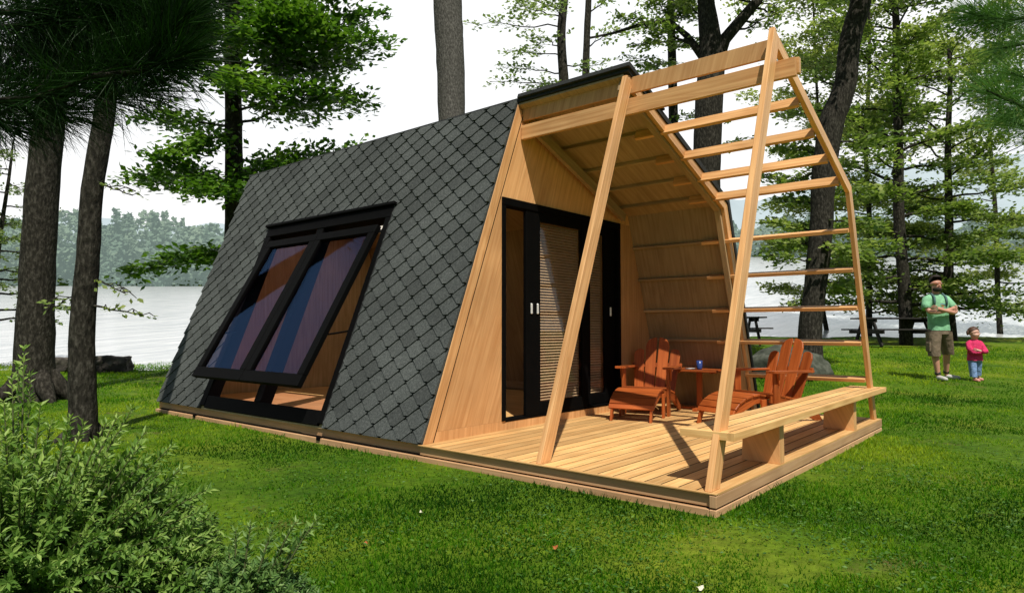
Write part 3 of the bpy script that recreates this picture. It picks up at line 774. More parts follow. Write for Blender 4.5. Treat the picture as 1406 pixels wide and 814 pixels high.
    def done(s):
        s.tr.build('trunk', s.bark, s.root)
        if s.P:
            P = np.concatenate(s.P) - np.array(s.o)[None]; Ax = np.concatenate(s.A); Nn = norm(np.concatenate(s.Nn)); Ln = np.concatenate(s.L)
            # light and dark clumps
            c = .5 + .22 * np.sin(P[:, 0] * 2.3 + P[:, 2] * 3.1) * np.sin(P[:, 1] * 2.7 - P[:, 2] * 1.7) + RNG.normal(0, .18, len(P))
            leaves('foliage', P, Ax, Nn, Ln, Ln * .62, np.clip(c, 0, 1), s.lm, s.root)
        return s.root
def U(px, d): return (px - 703) / 919 * d

def flare(mb_tree, base, r, n=5):
    for k in range(n):
        a = 2 * math.pi * (k + random.uniform(-.2, .2)) / n; v = Vector((math.cos(a), math.sin(a), 0))
        L_ = r * random.uniform(1.5, 2.3)
        mb_tree.tr.tube([Vector((0, 0, r * 1.35)) + v * r * .55, v * r * .95 + Vector((0, 0, r * .6)), v * L_ * .8 + Vector((0, 0, r * .12)), v * L_ * 1.1 + Vector((0, 0, -r * .25))], [r * .32, r * .42, r * .26, r * .08], 7, jit=.06)

# T1 big left trunk
d = 9.6; b = at(52, 548, d); b.z = gz(b.x, b.y)
t = Tree('lakeside_tree', 'thick dark trunk with flared roots at far left, beside the slimmer trunk', b, M['bark'], LM['maple'])
t.trunk([b + Vector((0, 0, -.1)), at(50, 500, d), at(50, 380, d), at(53, 250, d), at(62, 130, d), at(70, 0, d), at(78, -170, d), at(84, -330, d)], [.34, .25, .222, .212, .19, .175, .15, .10], 14)
flare(t, b, .30)
t.crown(5.6, 9.2, 8, 2.2, 1.2, .5, .11); t.done()
# T2
d = 6.2; b = at(119, 596, d); b.z = gz(b.x, b.y)
t = Tree('lakeside_tree', 'slim leaning dark trunk standing between the thick trunk and the cabin', b, M['bark'], LM['mid'])
t.trunk([b + Vector((0, 0, -.1)), at(118, 560, d), at(114, 450, d), at(119, 350, d), at(122, 260, d), at(136, 150, d), at(142, 60, d), at(150, -60, d), at(154, -280, d)], [.15, .118, .104, .097, .093, .088, .082, .075, .05], 14)
flare(t, b, .12, 4)
for (px, py, ex, ey, lf) in ((122, 420, 195, 428, .55), (116, 395, 75, 420, .5), (122, 380, 170, 400, .3), (123, 250, 176, 262, .3)):
    p = at(px, py, d); e = at(ex, ey, d + random.uniform(-.3, .3)); t.branch(p, e - p, .012, lf, .055, nt=6, tw=.22, droop=.05, spread=.04, flat=.03)
t.done()
# T3 leafy maple behind the cabin's back end
d = 13.0; b = G(U(316, d), d)
t = Tree('broadleaf_tree', 'leafy dark green tree rising behind the back end of the shingle wall', b, M['bark'], LM['maple'])
t.trunk([b + Vector((0, 0, -.1)), at(318, 420, d), at(319, 300, d), at(316, 180, d), at(312, 60, d), at(310, -60, d), at(308, -220, d)], [.22, .19, .175, .165, .15, .12, .06], 12)
for (py, ex, ey, dd, lf, tw) in ((345, 185, 362, -.6, 1.0, .55), (352, 250, 345, -1.2, 1.0, .5), (250, 180, 235, .2, 1.0, .75), (258, 215, 215, -.8, .9, .7), (240, 300, 250, -1.4, 1.0, .7), (236, 488, 195, .4, 1.0, .8), (240, 455, 225, -.6, 1.0, .8), (215, 400, 232, .9, .8, .8), (165, 505, 120, .5, 1.0, .8), (150, 440, 105, -.6, .9, .8), (170, 205, 160, .6, .8, .7), (180, 250, 195, -.9, .9, .7),
    (110, 515, 40, 0, 1.1, .95), (100, 480, 75, .9, 1.1, .9), (95, 450, 20, -.7, 1.1, .9), (70, 510, -5, .4, 1.1, .95), (60, 420, 5, -1, 1.0, .9), (80, 210, 60, .3, 1.0, .9), (50, 180, 10, -.5, 1.0, .9), (30, 470, -40, 0, 1.1, 1.0), (20, 380, -50, .7, 1.0, 1.0), (10, 220, -60, .2, 1.0, 1.0), (110, 330, 100, -1.6, 1.0, .8), (60, 300, 30, -1.6, 1.0, .9)):
    p, r = t.at_z(CAMP.z + (HOR - py) / 919 * d); e = at(ex, ey, d + dd); t.branch(p, e - p, .03, lf * 1.75, .14, nt=12, tw=tw, droop=random.uniform(-.02, .16), start_f=.18, spread=.21, flat=.14)
t.crown(7.6, 9.8, 9, 2.4, 1.2, .9, .12); t.done()
# T4 grey bare trunk
d = 13.2; b = G(U(622, d), d)
t = Tree('lakeside_tree', 'straight bare grey trunk rising behind the shingle wall', b, M['barkgrey'], LM['maple'])
t.trunk([b + Vector((0, 0, -.1)), at(621, 300, d), at(619, 160, d), at(616, 60, d), at(612, -20, d), at(608, -220, d)], [.33, .29, .275, .285, .29, .2], 16)
t.done()
# T5 pair
for i, (px, dd, lab, rr) in enumerate(((776, 17.5, 'slender tree with sparse leaf sprays, left of the thin pair above the ridge', .13), (806, 18.5, 'slender dark tree right of the thin pair above the ridge', .105))):
    d = dd; b = G(U(px, d), d)
    t = Tree('broadleaf_tree', lab, b, M['bark'], LM['pale' if i == 0 else 'mid'])
    t.trunk([b + Vector((0, 0, -.1)), at(px + 4, 260, d), at(px, 120, d), at(px - 4 + 6 * i, 40, d), at(px + 2 + 3 * i, -40, d), at(px, -160, d)], [rr * 1.3, rr * 1.1, rr, rr * .9, rr * .8, rr * .4], 10)
    if i == 0:
        for (py, ex, ey, dx, lf) in ((110, 672, 108, 0, .5), (95, 690, 85, .8, .5), (70, 700, 62, -.5, .45), (105, 735, 118, -.6, .45), (30, 640, 22, .2, .5), (15, 705, -2, -.4, .6), (5, 690, -20, .6, .6), (85, 830, 82, .4, .35), (20, 760, -10, -1.5, .5), (60, 735, 40, -1.2, .4)):
            p, r = t.at_z(CAMP.z + (HOR - py) / 919 * d); e = at(ex, ey, d + dx); t.branch(p, e - p, .022, lf * .9, .125, nt=9, tw=.62, droop=.02, spread=.15, flat=.05)
    else:
        for (py, ex, ey, dx, lf) in ((100, 842, 95, .3, .3), (60, 850, 30, -.3, .3), (45, 880, 30, .5, .45), (10, 850, -20, .2, .5)):
            p, r = t.at_z(CAMP.z + (HOR - py) / 919 * d); e = at(ex, ey, d + dx); t.branch(p, e - p, .025, lf, .125, nt=8, tw=.6, droop=.02, spread=.15, flat=.05)
    t.done()
# T6 big forked dark tree behind the porch roof
d = 14.5; b = G(U(965, d), d)
t = Tree('broadleaf_tree', 'big dark forked tree seen above and through the upper porch slats', b, M['bark'], LM['mid'])
t.trunk([b + Vector((0, 0, -.1)), at(968, 330, d), at(973, 220, d), at(978, 130, d), at(982, 70, d), at(976, 0, d), at(970, -90, d), at(966, -200, d)], [.36, .32, .30, .30, .27, .19, .15, .08], 14)
def limb(t, pts, rads): t.tr.tube([Vector(p) - t.o for p in pts], rads, 9, jit=.04)
limb(t, [at(986, 85, d), at(1000, 48, d), at(1022, 22, d), at(1046, -6, d), at(1075, -50, d)], [.17, .14, .125, .11, .07])
limb(t, [at(972, 75, d), at(948, 42, d + .2), at(925, 22, d + .3), at(890, 24, d + .5), at(845, 38, d + .6), at(812, 46, d + .6)], [.10, .075, .055, .045, .03, .012])
limb(t, [at(930, 330, d + 2.0), at(928, 200, d + 2.0), at(927, 100, d + 2), at(926, 20, d + 2), at(925, -60, d + 2)], [.12, .12, .11, .10, .08])
for (px, py, ex, ey, dx, lf) in ((926, 40, 868, 10, .3, 1.0), (926, 50, 875, 55, .6, 1.0), (927, 60, 960, 50, .4, 1.0), (926, 30, 945, 5, 1.4, 1.1), (925, 20, 900, -15, 1.2, 1.1), (927, 80, 900, 85, 1, .7), (927, 95, 868, 70, .8, .6), (960, 60, 905, 30, .2, 1.0), (950, 50, 850, 12, .6, .9), (975, 20, 940, -10, .4, 1.1), (985, 70, 1010, 78, 1.2, .6), (975, 110, 1005, 105, 1.5, .6), (985, 200, 1030, 190, 1.5, .5), (975, 150, 940, 160, 1.8, .5), (1030, 20, 1060, 30, .8, .3), (1010, 40, 1080, 8, .3, .25), (1040, 0, 1090, 15, .5, .25)):
    p = at(px, py, d + (2 if px < 935 else 0)); e = at(ex, ey, d + dx); t.branch(p, e - p, .03, lf * .9, .115, nt=9, tw=.55, droop=.0, spread=.15, flat=.07)
t.crown(8.4, 10, 8, 2.4, 1.4, .8, .12); t.done()
# T7 leaning dark trunk right of the porch frame
d = 13.2; b = at(1112, 486, d); b.z = gz(b.x, b.y)
t = Tree('lakeside_tree', 'dark crooked trunk leaning right, seen just behind the right porch frame', b, M['bark'], LM['mid'])
t.trunk([b + Vector((0, 0, -.1)), at(1112, 450, d), at(1122, 380, d), at(1131, 300, d), at(1136, 230, d), at(1148, 165, d), at(1168, 110, d), at(1176, 50, d), at(1192, -5, d), at(1206, -80, d), at(1214, -200, d)], [.25, .215, .21, .215, .225, .24, .21, .20, .20, .17, .09], 14)
for (py, ex, ey, dx, lf) in ((250, 1190, 262, .4, .6), (300, 1205, 310, .2, .9), (340, 1085, 330, .6, .8), (320, 1060, 300, 1.0, .9), (360, 1060, 350, .3, .5), (230, 1080, 250, .8, .5), (330, 1180, 350, -.5, .9), (405, 1090, 415, .5, .25), (170, 1100, 200, 1, .5), (380, 1175, 400, .5, .8), (280, 1080, 270, 1.2, .9), (210, 1080, 200, 1.6, .9), (190, 1230, 190, .8, .8), (330, 1070, 340, 2.2, 1.0), (265, 1050, 235, 2.0, .9), (150, 1090, 150, 2.0, .7), (120, 1110, 90, 1.8, .6)):
    p, r = t.at_z(CAMP.z + (HOR - py) / 919 * d); e = at(ex, ey, d + dx); t.branch(p, e - p, .025, lf, .13, nt=11, tw=.6, droop=.03, spread=.15, flat=.06)
t.crown(7.5, 9.6, 8, 2.2, 1.3, .8, .12); t.done()
# T8 .. right-hand trees in layered sprays
def layered(label, px, d, top, lean, rr, mat, branches, leaf=.135, base_y=None, tw=.8, lf=1.0, bark='bark'):
    b = G(U(px, d), d); t = Tree('broadleaf_tree', label, b, M[bark], LM[mat], None)
    ys = [400, 300, 200, 100, 0, -120]
    t.trunk([b + Vector((0, 0, -.1))] + [at(px + lean * (450 - y) / 450 + random.uniform(-5, 5), y, d) for y in ys if y > top] + [at(px + lean, top, d)], list(np.linspace(rr * 1.2, rr * .35, len([y for y in ys if y > top]) + 2)), 11)
    for i in range(branches):
        py = 432 - (432 - top - 10) * (i + random.random()) / branches
        p, r = t.at_z(CAMP.z + (HOR - py) / 919 * d)
        a = i * 2.4 + random.uniform(-.6, .6); up_ = random.uniform(-.05, .25) if py > 250 else random.uniform(.15, .75); Lb = random.uniform(1.5, 3.1) * (1.0 if py > 100 else .85)
        v = RT * math.cos(a) * Lb + FWH * math.sin(a) * Lb * .8 + Vector((0, 0, up_ * Lb))
        t.branch(p, v, max(.016, r * .34), lf * random.uniform(.55, 1.35) * (1.35 if py > 240 else 1.0), leaf, nt=11, tw=tw * random.uniform(.8, 1.25), droop=.10, spread=.21, flat=.10)
    return t
t = layered('tall light green tree with spreading sprays behind the picnic table', 1243, 18.5, -150, -6, .15, 'mid', 46, lf=1.05, tw=.8); t.done()
t = layered('light green tree with layered sprays behind the man', 1306, 20.0, 60, 8, .13, 'mid', 30, lf=.95, tw=.85); t.done()
t = layered('yellow green young tree between the leaning trunk and the picnic table', 1192, 22.5, -60, 10, .09, 'light', 34, lf=.95, tw=1.0, leaf=.15); t.done()
t = layered('thin yellow green tree standing far back at the right edge of the lawn', 1372, 23.0, 30, -6, .08, 'light', 24, lf=.85, tw=1.0, leaf=.15); t.done()
t = layered('slim pale tree just right of the porch peak', 1135, 24.0, -100, -14, .07, 'light', 26, lf=.9, tw=1.0, leaf=.15); t.done()
# low leafy sapling by the lake at far left
d = 15.0; b = at(-12, 500, d); b.z = gz(b.x, b.y)
t = Tree('sapling', 'pale green loose sapling by the water at far left edge', b, M['bark'], LM['pale'])
t.trunk([b + Vector((0, 0, -.1)), at(-10, 420, d), at(-4, 330, d), at(6, 240, d), at(10, 190, d)], [.07, .06, .05, .035, .015], 8)
t.crown(1.2, 5.0, 18, 1.5, .8, .75, .10, rise=.1, nt=8, tw=.55); t.done()

# ================================================================== PINE BOUGHS NEAR THE CAMERA
M['needle'] = leaf_mat('pine_needle', (.003, .011, .002), (.008, .030, .004), (.026, .082, .010), .15, rough=.5, spec=.15)
M['needle2'] = leaf_mat('pine_needle_light', (.030, .085, .018), (.085, .200, .045), (.17, .32, .085), .3, rough=.5, spec=.15)
def bough(label, base, stems, mat, nlen, per, r0=.008):
    root = empty('pine_bough', base, 0, label, 'pine bough'); mb = MB(); P, A_, Nn, Ln, T = [], [], [], [], []
    for pts in stems:
        pts = [Vector(p) for p in pts]; n = len(pts)
        mb.tube([p - Vector(base) for p in pts], [r0 * (1 - .7 * i / (n - 1)) for i in range(n)], 7, caps=False)
        Lt = sum((pts[i + 1] - pts[i]).length for i in range(n - 1)); m = int(per * Lt)
        f = RNG.uniform(.12, 1, m) ** .8
        idx = np.minimum((f * (n - 1)).astype(int), n - 2); fr = f * (n - 1) - idx
        PA = np.array(pts); q = PA[idx] * (1 - fr[:, None]) + PA[idx + 1] * fr[:, None]
        g = norm(PA[idx + 1] - PA[idx])
        a = g * RNG.uniform(.5, 1.2, m)[:, None] + RNG.normal(0, .55, (m, 3)); 
        P.append(q - np.array(base)); A_.append(a); Nn.append(RNG.normal(0, 1, (m, 3))); Ln.append(RNG.uniform(.75, 1.15, m) * nlen); T.append(np.clip(RNG.normal(.42, .22, m), 0, 1))
    mb.build('twig', M['bark'], root)
    P = np.concatenate(P); A_ = np.concatenate(A_); Nn = np.concatenate(Nn); Ln = np.concatenate(Ln); T = np.concatenate(T)
    leaves('needles', P, A_, Nn, Ln, np.full(len(P), nlen * .0125), T, mat, root)
d = .85
stems = []
def S(*q): stems.append([at(px, py, d + dd * .6) for px, py, dd in q])
S((-160, 160, .1), (-60, 140, 0), (40, 128, 0), (120, 100, -.05), (190, 70, -.08), (235, 22, -.1))
S((120, 100, -.05), (185, 92, -.1), (240, 70, -.12)); S((60, 120, 0), (130, 130, .05), (190, 118, .05))
S((-20, 130, 0), (30, 150, .1), (80, 150, .12)); S((40, 125, 0), (90, 60, .1), (150, 20, .12)); S((-60, 140, 0), (0, 80, .1), (50, 30, .15))
S((-120, 40, .1), (-20, 30, .05), (90, 20, 0), (160, 0, 0)); S((-60, 60, .2), (20, 60, .2), (100, 50, .2), (170, 40, .2)); S((0, -30, 0), (100, -20, .1), (200, -10, .1), (265, -15, .1))
S((60, 30, .1), (130, 70, .15), (200, 50, .1)); S((-80, 100, .2), (-20, 110, .2), (40, 95, .2), (100, 90, .2)); S((-60, 0, 0), (0, 10, 0), (60, 0, 0), (120, -20, 0)); S((100, 20, .1), (180, 20, 0), (240, 0, -.05)); S((-100, 120, .1), (-40, 160, .1), (10, 165, .1))
bough('dark long needled pine bough hanging in at the top left', at(-160, 160, d + .1), stems, M['needle'], .082, 5200, .0048)
stems = []; d = 1.0
S((1530, 180, 0), (1470, 165, 0), (1410, 140, 0), (1365, 120, -.05)); S((1530, 180, 0), (1470, 120, .1), (1400, 95, .1)); S((1530, 180, 0), (1450, 185, .1), (1395, 162, .1))
S((1530, 180, 0), (1500, 60, .2), (1440, 15, .2), (1390, 20, .2), (1350, 12, .2)); S((1500, 60, .2), (1440, 50, .3), (1385, 60, .3))
bough('lighter green pine bough poking in at the right edge', at(1530, 180, d), stems, M['needle2'], .066, 4200, .0045)

# ================================================================== FOREGROUND SHRUBS
M['stem'] = plain('green_stem', (.07, .085, .025), rough=.7)
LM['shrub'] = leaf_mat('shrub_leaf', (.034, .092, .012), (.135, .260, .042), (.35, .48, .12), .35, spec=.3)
LM['shrub2'] = leaf_mat('blue_shrub_leaf', (.026, .080, .018), (.100, .205, .048), (.24, .37, .10), .3, spec=.4)
def shrub(label, base, rad, hgt, nst, leafmat, leaf, per=46, stretch=(1, 1), sprigs=()):
    root = empty('leafy_shrub', base, 0, label, 'shrub'); mb = MB(); P, A_, Nn, Ln, T = [], [], [], [], []
    tips = []
    for k in range(nst):
        a = random.uniform(0, 2 * math.pi); rr = math.sqrt(random.random()); el = math.sqrt(max(0, 1 - rr * rr * .85)) * random.uniform(.55, 1.05)
        tips.append(RT * (math.cos(a) * rr * rad * stretch[0]) + FWH * (math.sin(a) * rr * rad * stretch[1]) + Vector((0, 0, el * hgt * random.uniform(.8, 1.1))))
    tips += [Vector(sp) - Vector(base) for sp in sprigs]
    for tip in tips:
        st = Vector((tip.x * .35, tip.y * .35, 0)); q = st.lerp(tip, .5) + Vector((0, 0, .10 * hgt)) - Vector((tip.x, tip.y, 0)) * .08
        c = [st, st.lerp(q, .6), q, q.lerp(tip, .55) + Vector((0, 0, .01)), tip]
        mb.tube(c, [.006, .005, .004, .003, .0015], 5, caps=False)
        C_ = np.array(c); m = per
        f = .30 + .72 * (np.arange(m) + RNG.random(m)) / m; f = np.minimum(f, 1)
        idx = np.minimum((f * 4).astype(int), 3); fr = (f * 4 - idx)[:, None]
        p = C_[idx] * (1 - fr) + C_[idx + 1] * fr; g = norm(C_[idx + 1] - C_[idx])
        an = np.arange(m) * 2.4 + RNG.normal(0, .4, m); ref = np.cross(g, np.array([[.3, .2, 1.0]])); ref = norm(ref); r2 = np.cross(g, ref)
        out = ref * np.cos(an)[:, None] + r2 * np.sin(an)[:, None]
        ax = g * RNG.uniform(.35, 1.1, m)[:, None] + out * .75 + RNG.normal(0, .15, (m, 3))
        P.append(p); A_.append(ax); Nn.append(np.array([[.25, -.3, .9]]) + RNG.normal(0, .5, (m, 3))); Ln.append(leaf * RNG.uniform(.65, 1.2, m) * (1.1 - .35 * f ** 3))
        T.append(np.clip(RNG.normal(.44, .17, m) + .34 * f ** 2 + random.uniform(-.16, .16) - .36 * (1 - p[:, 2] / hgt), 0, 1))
    mb.build('stems', M['stem'], root)
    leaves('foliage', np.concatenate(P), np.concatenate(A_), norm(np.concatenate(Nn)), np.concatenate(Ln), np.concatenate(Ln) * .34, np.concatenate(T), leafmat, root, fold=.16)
    return root
SP_ = [at(px, py, dd) for px, py, dd in ((35, 478, 2.6), (28, 500, 2.6), (20, 520, 2.5), (45, 515, 2.6), (185, 560, 2.5), (170, 585, 2.4), (205, 590, 2.5), (10, 550, 2.4), (60, 555, 2.4), (150, 580, 2.4), (290, 668, 2.4), (255, 640, 2.4), (240, 610, 2.5), (275, 700, 2.3))]
b = G(U(40, 2.35), 2.35, 0.0)
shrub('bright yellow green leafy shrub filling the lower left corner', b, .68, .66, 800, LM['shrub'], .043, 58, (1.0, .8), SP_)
b = G(U(330, 2.25), 2.25, 0.0)
SP2 = [at(px, py, 2.3) for px, py in ((440, 708), (425, 722), (410, 712), (380, 722), (400, 740), (350, 715), (330, 722))]
shrub('low bluish green shrub at the bottom, right of the yellow green one', b, .30, .25, 260, LM['shrub2'], .036, 50, (1.0, .8), SP2)
b = G(U(215, 2.3), 2.3, 0.0)
shrub('mid green low shrub wedged between the yellow green and bluish ones', b, .34, .36, 240, LM['shrub'], .042, 52)

# ================================================================== GRASS
def vnoise(x, y, fq, seed):
    g = np.random.default_rng(seed).random((64, 64)); X_ = x * fq + 31.7; Y_ = y * fq + 17.3
    i = np.floor(X_).astype(int); j = np.floor(Y_).astype(int); a = X_ - i; b = Y_ - j; a = a * a * (3 - 2 * a); b = b * b * (3 - 2 * b)
    q = lambda m, n_: g[m % 64, n_ % 64]
    return (q(i, j) * (1 - a) + q(i + 1, j) * a) * (1 - b) + (q(i, j + 1) * (1 - a) + q(i + 1, j + 1) * a) * b
def grass():
    n = 380000
    d = 2.2 + 15.5 * RNG.random(n) ** 2.1; u = (RNG.random(n) * 2 - 1) * (.80 * d + .3)
    x = CAMP.x + FWH.x * d + RT.x * u; y = CAMP.y + FWH.y * d + RT.y * u
    ok = ~((x > XB - .03) & (x < .012) & (y > -.012) & (y < 4.02)); x, y, d, u = x[ok], y[ok], d[ok], u[ok]; n = len(x)
    broad = .6 * vnoise(x, y, .75, 1) + .4 * vnoise(x, y, 1.9, 2); fine = .5 * vnoise(x, y, 5.5, 3) + .5 * vnoise(x, y, 13, 4)
    bare = .65 * vnoise(x, y, 1.1, 8) + .35 * vnoise(x, y, 4.0, 9)
    keep = RNG.random(n) > np.clip((bare - .60) * 6, 0, .88); x, y, d, u, broad, fine, bare = [q[keep] for q in (x, y, d, u, broad, fine, bare)]; n = len(x)
    cl = np.sin(x * 2.1 + 1.3) * np.sin(y * 2.6 + .4) + .6 * np.sin(x * 5.3 + y * 3.1) * np.sin(y * 6.1 - x * 2.2)
    hh_ = RNG.uniform(.006, .022, n) * (.55 + .9 * fine) * (1 + .30 * cl) * (1 + .04 * d)
    # longer tufts against the cabin base
    near = np.exp(-np.maximum(0, -y) * 9) * ((x > XB) & (x < .1)) + np.exp(-np.maximum(0, x) * 9) * ((y > -.05) & (y < 4.05))
    hh_ = hh_ * (1 + .9 * np.clip(near, 0, 1) * RNG.random(n))
    w = RNG.uniform(.0016, .0036, n) * (1 + .16 * d)
    z = gz_ud(u, d)
    an = RNG.uniform(0, 2 * math.pi, n); lean = RNG.uniform(.15, 1.1, n) * hh_
    la = RNG.uniform(0, 2 * math.pi, n)
    b = np.stack([x, y, z - .004], 1); sd = np.stack([np.cos(an), np.sin(an), np.zeros(n)], 1) * w[:, None]
    tip = b + np.stack([np.cos(la) * lean, np.sin(la) * lean, hh_ + .004], 1)
    V = np.stack([b - sd, b + sd, tip], 1).reshape(-1, 3); F = np.arange(3 * n).reshape(-1, 3)
    tint = np.clip(  .34 + .05 * np.clip(d - 3.6, -1.2, 5) + 1.45 * (broad - .47) + .7 * (fine - .5) + RNG.normal(0, .13, n), 0, 1)
    lm = leaf_mat('grass_blade', (.010, .052, .002), (.066, .205, .005), (.29, .40, .018), .38, spec=.06)
    o = np_mesh('grass', V, F, tint, lm); tag(o, 'short mown green grass growing over the whole lawn', 'grass', kind='stuff')
    # broad little weed leaves low in the foreground turf
    m = 26000; d = 2.3 + 3.2 * RNG.random(m) ** 1.3; u = (RNG.random(m) * 2 - 1) * (.8 * d)
    x = CAMP.x + FWH.x * d + RT.x * u; y = CAMP.y + FWH.y * d + RT.y * u
    ok = ~((x > XB) & (x < .05) & (y > -.05) & (y < 4.05)); x, y, d, u = x[ok], y[ok], d[ok], u[ok]
    keep = (np.sin(x * 3.1) * np.sin(y * 3.7 + 1) + RNG.normal(0, .5, len(x))) > .1; x, y, d, u = x[keep], y[keep], d[keep], u[keep]; m = len(x)
    P = np.stack([x, y, gz_ud(u, d) + RNG.uniform(.004, .022, m)], 1); an = RNG.uniform(0, 2 * math.pi, m)
    A_ = np.stack([np.cos(an), np.sin(an), RNG.uniform(0, .6, m)], 1); Nn = norm(np.array([[0, 0, 1.0]]) + RNG.normal(0, .4, (m, 3))); Ln = RNG.uniform(.010, .028, m)
    o = leaves('clover', P, A_, Nn, Ln, Ln * .5, np.clip(RNG.normal(.5, .2, m), 0, 1), leaf_mat('clover_leaf', (.016, .060, .008), (.060, .160, .018), (.16, .29, .05), .3, spec=.3), fold=.1)
    tag(o, 'low broad clover leaves scattered through the foreground turf', 'clover', kind='stuff')
grass()
def groundat(px, py):
    d = CAMP.z / ((py - HOR) / 919); return G(U(px, d), d)
fm = [plain('fallen_leaf_cream', (.72, .68, .52)), plain('fallen_leaf_russet', (.38, .11, .03)), plain('fallen_leaf_yellow', (.55, .45, .08))]
for (px, py, mi, sz, lab) in ((581, 704, 0, .035, 'cream fallen leaf lying on the grass in front of the shingle wall'), (505, 747, 1, .03, 'russet fallen leaf lying on the grass near the bluish shrub'), (1054, 653, 0, .03, 'tiny pale fallen leaf lying on the grass right of the deck corner'), (956, 806, 0, .026, 'pale fallen leaf lying at the bottom edge of the lawn'), (1180, 642, 0, .035, 'pale fallen leaf lying on the grass right of the bench'), (761, 751, 1, .024, 'small dull russet leaf lying on the grass below the deck edge')):
    p = groundat(px, py); mb = MB(); pts = []
    for k in range(9):
        a = 2 * math.pi * k / 9; r = sz * .72 * (.55 if k % 2 else .85); pts.append((r * math.cos(a), r * .7 * math.sin(a), .002 + .006 * math.cos(2 * a) + .004 * math.sin(a)))
    c = (0, 0, 0)
    for k in range(9): mb.face([c, pts[k], pts[(k + 1) % 9]], None, .5)
    o = mb.build('fallen_leaf', fm[mi]); o.location = (p.x, p.y, p.z + .020); o.rotation_euler = (.12, -.16, px); tag(o, lab, 'leaf')

# ================================================================== ROCK, STONE BLOCKS
M['rock'] = noise_mat('grey_rock', [(.3, (.018, .022, .015)), (.5, (.055, .062, .045)), (.72, (.14, .145, .115))], scale=4.5, rough=.95, detail=9, bump=.8, bdist=.05)
from mathutils import noise as mnoise
def rock(name, label, cat, loc, size, seed, mat, boxy=0.0, group=None):
    bm = bmesh.new(); bmesh.ops.create_icosphere(bm, subdivisions=4, radius=1)
    for v in bm.verts:
        p = v.co.copy()
        if boxy:
            k = max(abs(p.x), abs(p.y), abs(p.z)); p = p.lerp(p / k, boxy)
        o = Vector((seed * 3.1, seed * 1.7, seed))
        p *= 1 + .22 * mnoise.noise(p * 1.3 + o) + .08 * mnoise.noise(p * 3.5 + o) + .03 * mnoise.noise(p * 9 + o)
        v.co = Vector((p.x * size[0], p.y * size[1], p.z * size[2]))
    me = bpy.data.meshes.new(name); bm.to_mesh(me); bm.free(); me.materials.append(mat)
    me.polygons.foreach_set('use_smooth', np.full(len(me.polygons), True))
    o = bpy.data.objects.new(name, me); COL.objects.link(o); o.location = loc; return tag(o, label, cat, group)
d = 12.0; p = G(U(1082, d), d); rk = rock('boulder', 'low grey boulder half sunk in the lawn behind the porch', 'boulder', p + Vector((0, 0, .13)), (.66, .5, .42), 2.0, M['rock']); rk.rotation_euler = (0, 0, YAW - math.pi / 2)
d = 14.6
M['dstone'] = noise_mat('dark_stone', [(.3, (.012, .011, .010)), (.5, (.055, .048, .040)), (.72, (.17, .15, .125))], scale=6, rough=.95, detail=9, bump=1, bdist=.05)
for i, (px, w, h_) in enumerate(((86, .30, .17), (115, .26, .15), (135, .22, .15), (153, .34, .19))):
    p = G(U(px, d), d + (.1 if i % 2 else 0)); o = rock('stone_block', ['squat dark stone block, left end of the lakeside row', 'dark stone block second from left in the lakeside row', 'dark stone block second from right in the lakeside row', 'largest dark stone block, right end of the lakeside row'][i], 'stone', p + Vector((0, 0, h_ * .8)), (w, .28, h_), 3.3 + i, M['dstone'], .88, 'stone blocks by the lake'); o.rotation_euler = (0, 0, YAW - math.pi / 2 + .1 * i)

# ================================================================== PICNIC TABLES
M['oldwood'] = wood_mat('weathered_dark_wood', (.008, .007, .006), (.035, .030, .026), rough=.8)
def picnic(label):
    root = empty('picnic_table', label=label, cat='picnic table', group='dark picnic tables near the water'); W_ = 2.0
    mb = MB()
    for k in range(5): mb.box((-W_ / 2, -.36 + k * .146, .72), (W_ / 2, -.36 + k * .146 + .136, .76))
    mb.build('table_top', M['oldwood'], root, .004)
    for s in (-1, 1):
        mb = MB()
        for k in range(2): y = s * .70 - .13 + k * .135; mb.box((-W_ / 2, y, .42), (W_ / 2, y + .125, .46))
        mb.build('seat', M['oldwood'], root, .004)
    for sx in (-1, 1):
        for sy in (-1, 1):
            mb = MB(); mb.bar((sx * .72, sy * .62, 0), (sx * .72, sy * .22, .72), (0, 1, 0), .10, .045); mb.build('leg', M['oldwood'], root)
        mb = MB(); mb.box((sx * .72 - .07, -.80, .33), (sx * .72 - .025, .80, .418), (0, 1, 0)); mb.box((sx * .72 + .025, -.34, .63), (sx * .72 + .065, .34, .719), (0, 1, 0)); mb.build('cross_rail', M['oldwood'], root)
    return root
pt = picnic('dark wooden picnic table on the lawn behind the man'); d = 18.2; p = G(U(1226, d), d); pt.location = p; pt.rotation_euler = (0, 0, YAW - math.pi / 2 + .05)
pt2 = copy_tree(pt); pt2['label'] = 'dark wooden picnic table mostly hidden behind the porch side wall'; d = 18.6; p = G(U(997, d), d); pt2.location = p; pt2.rotation_euler = (0, 0, YAW - math.pi / 2 - .04)

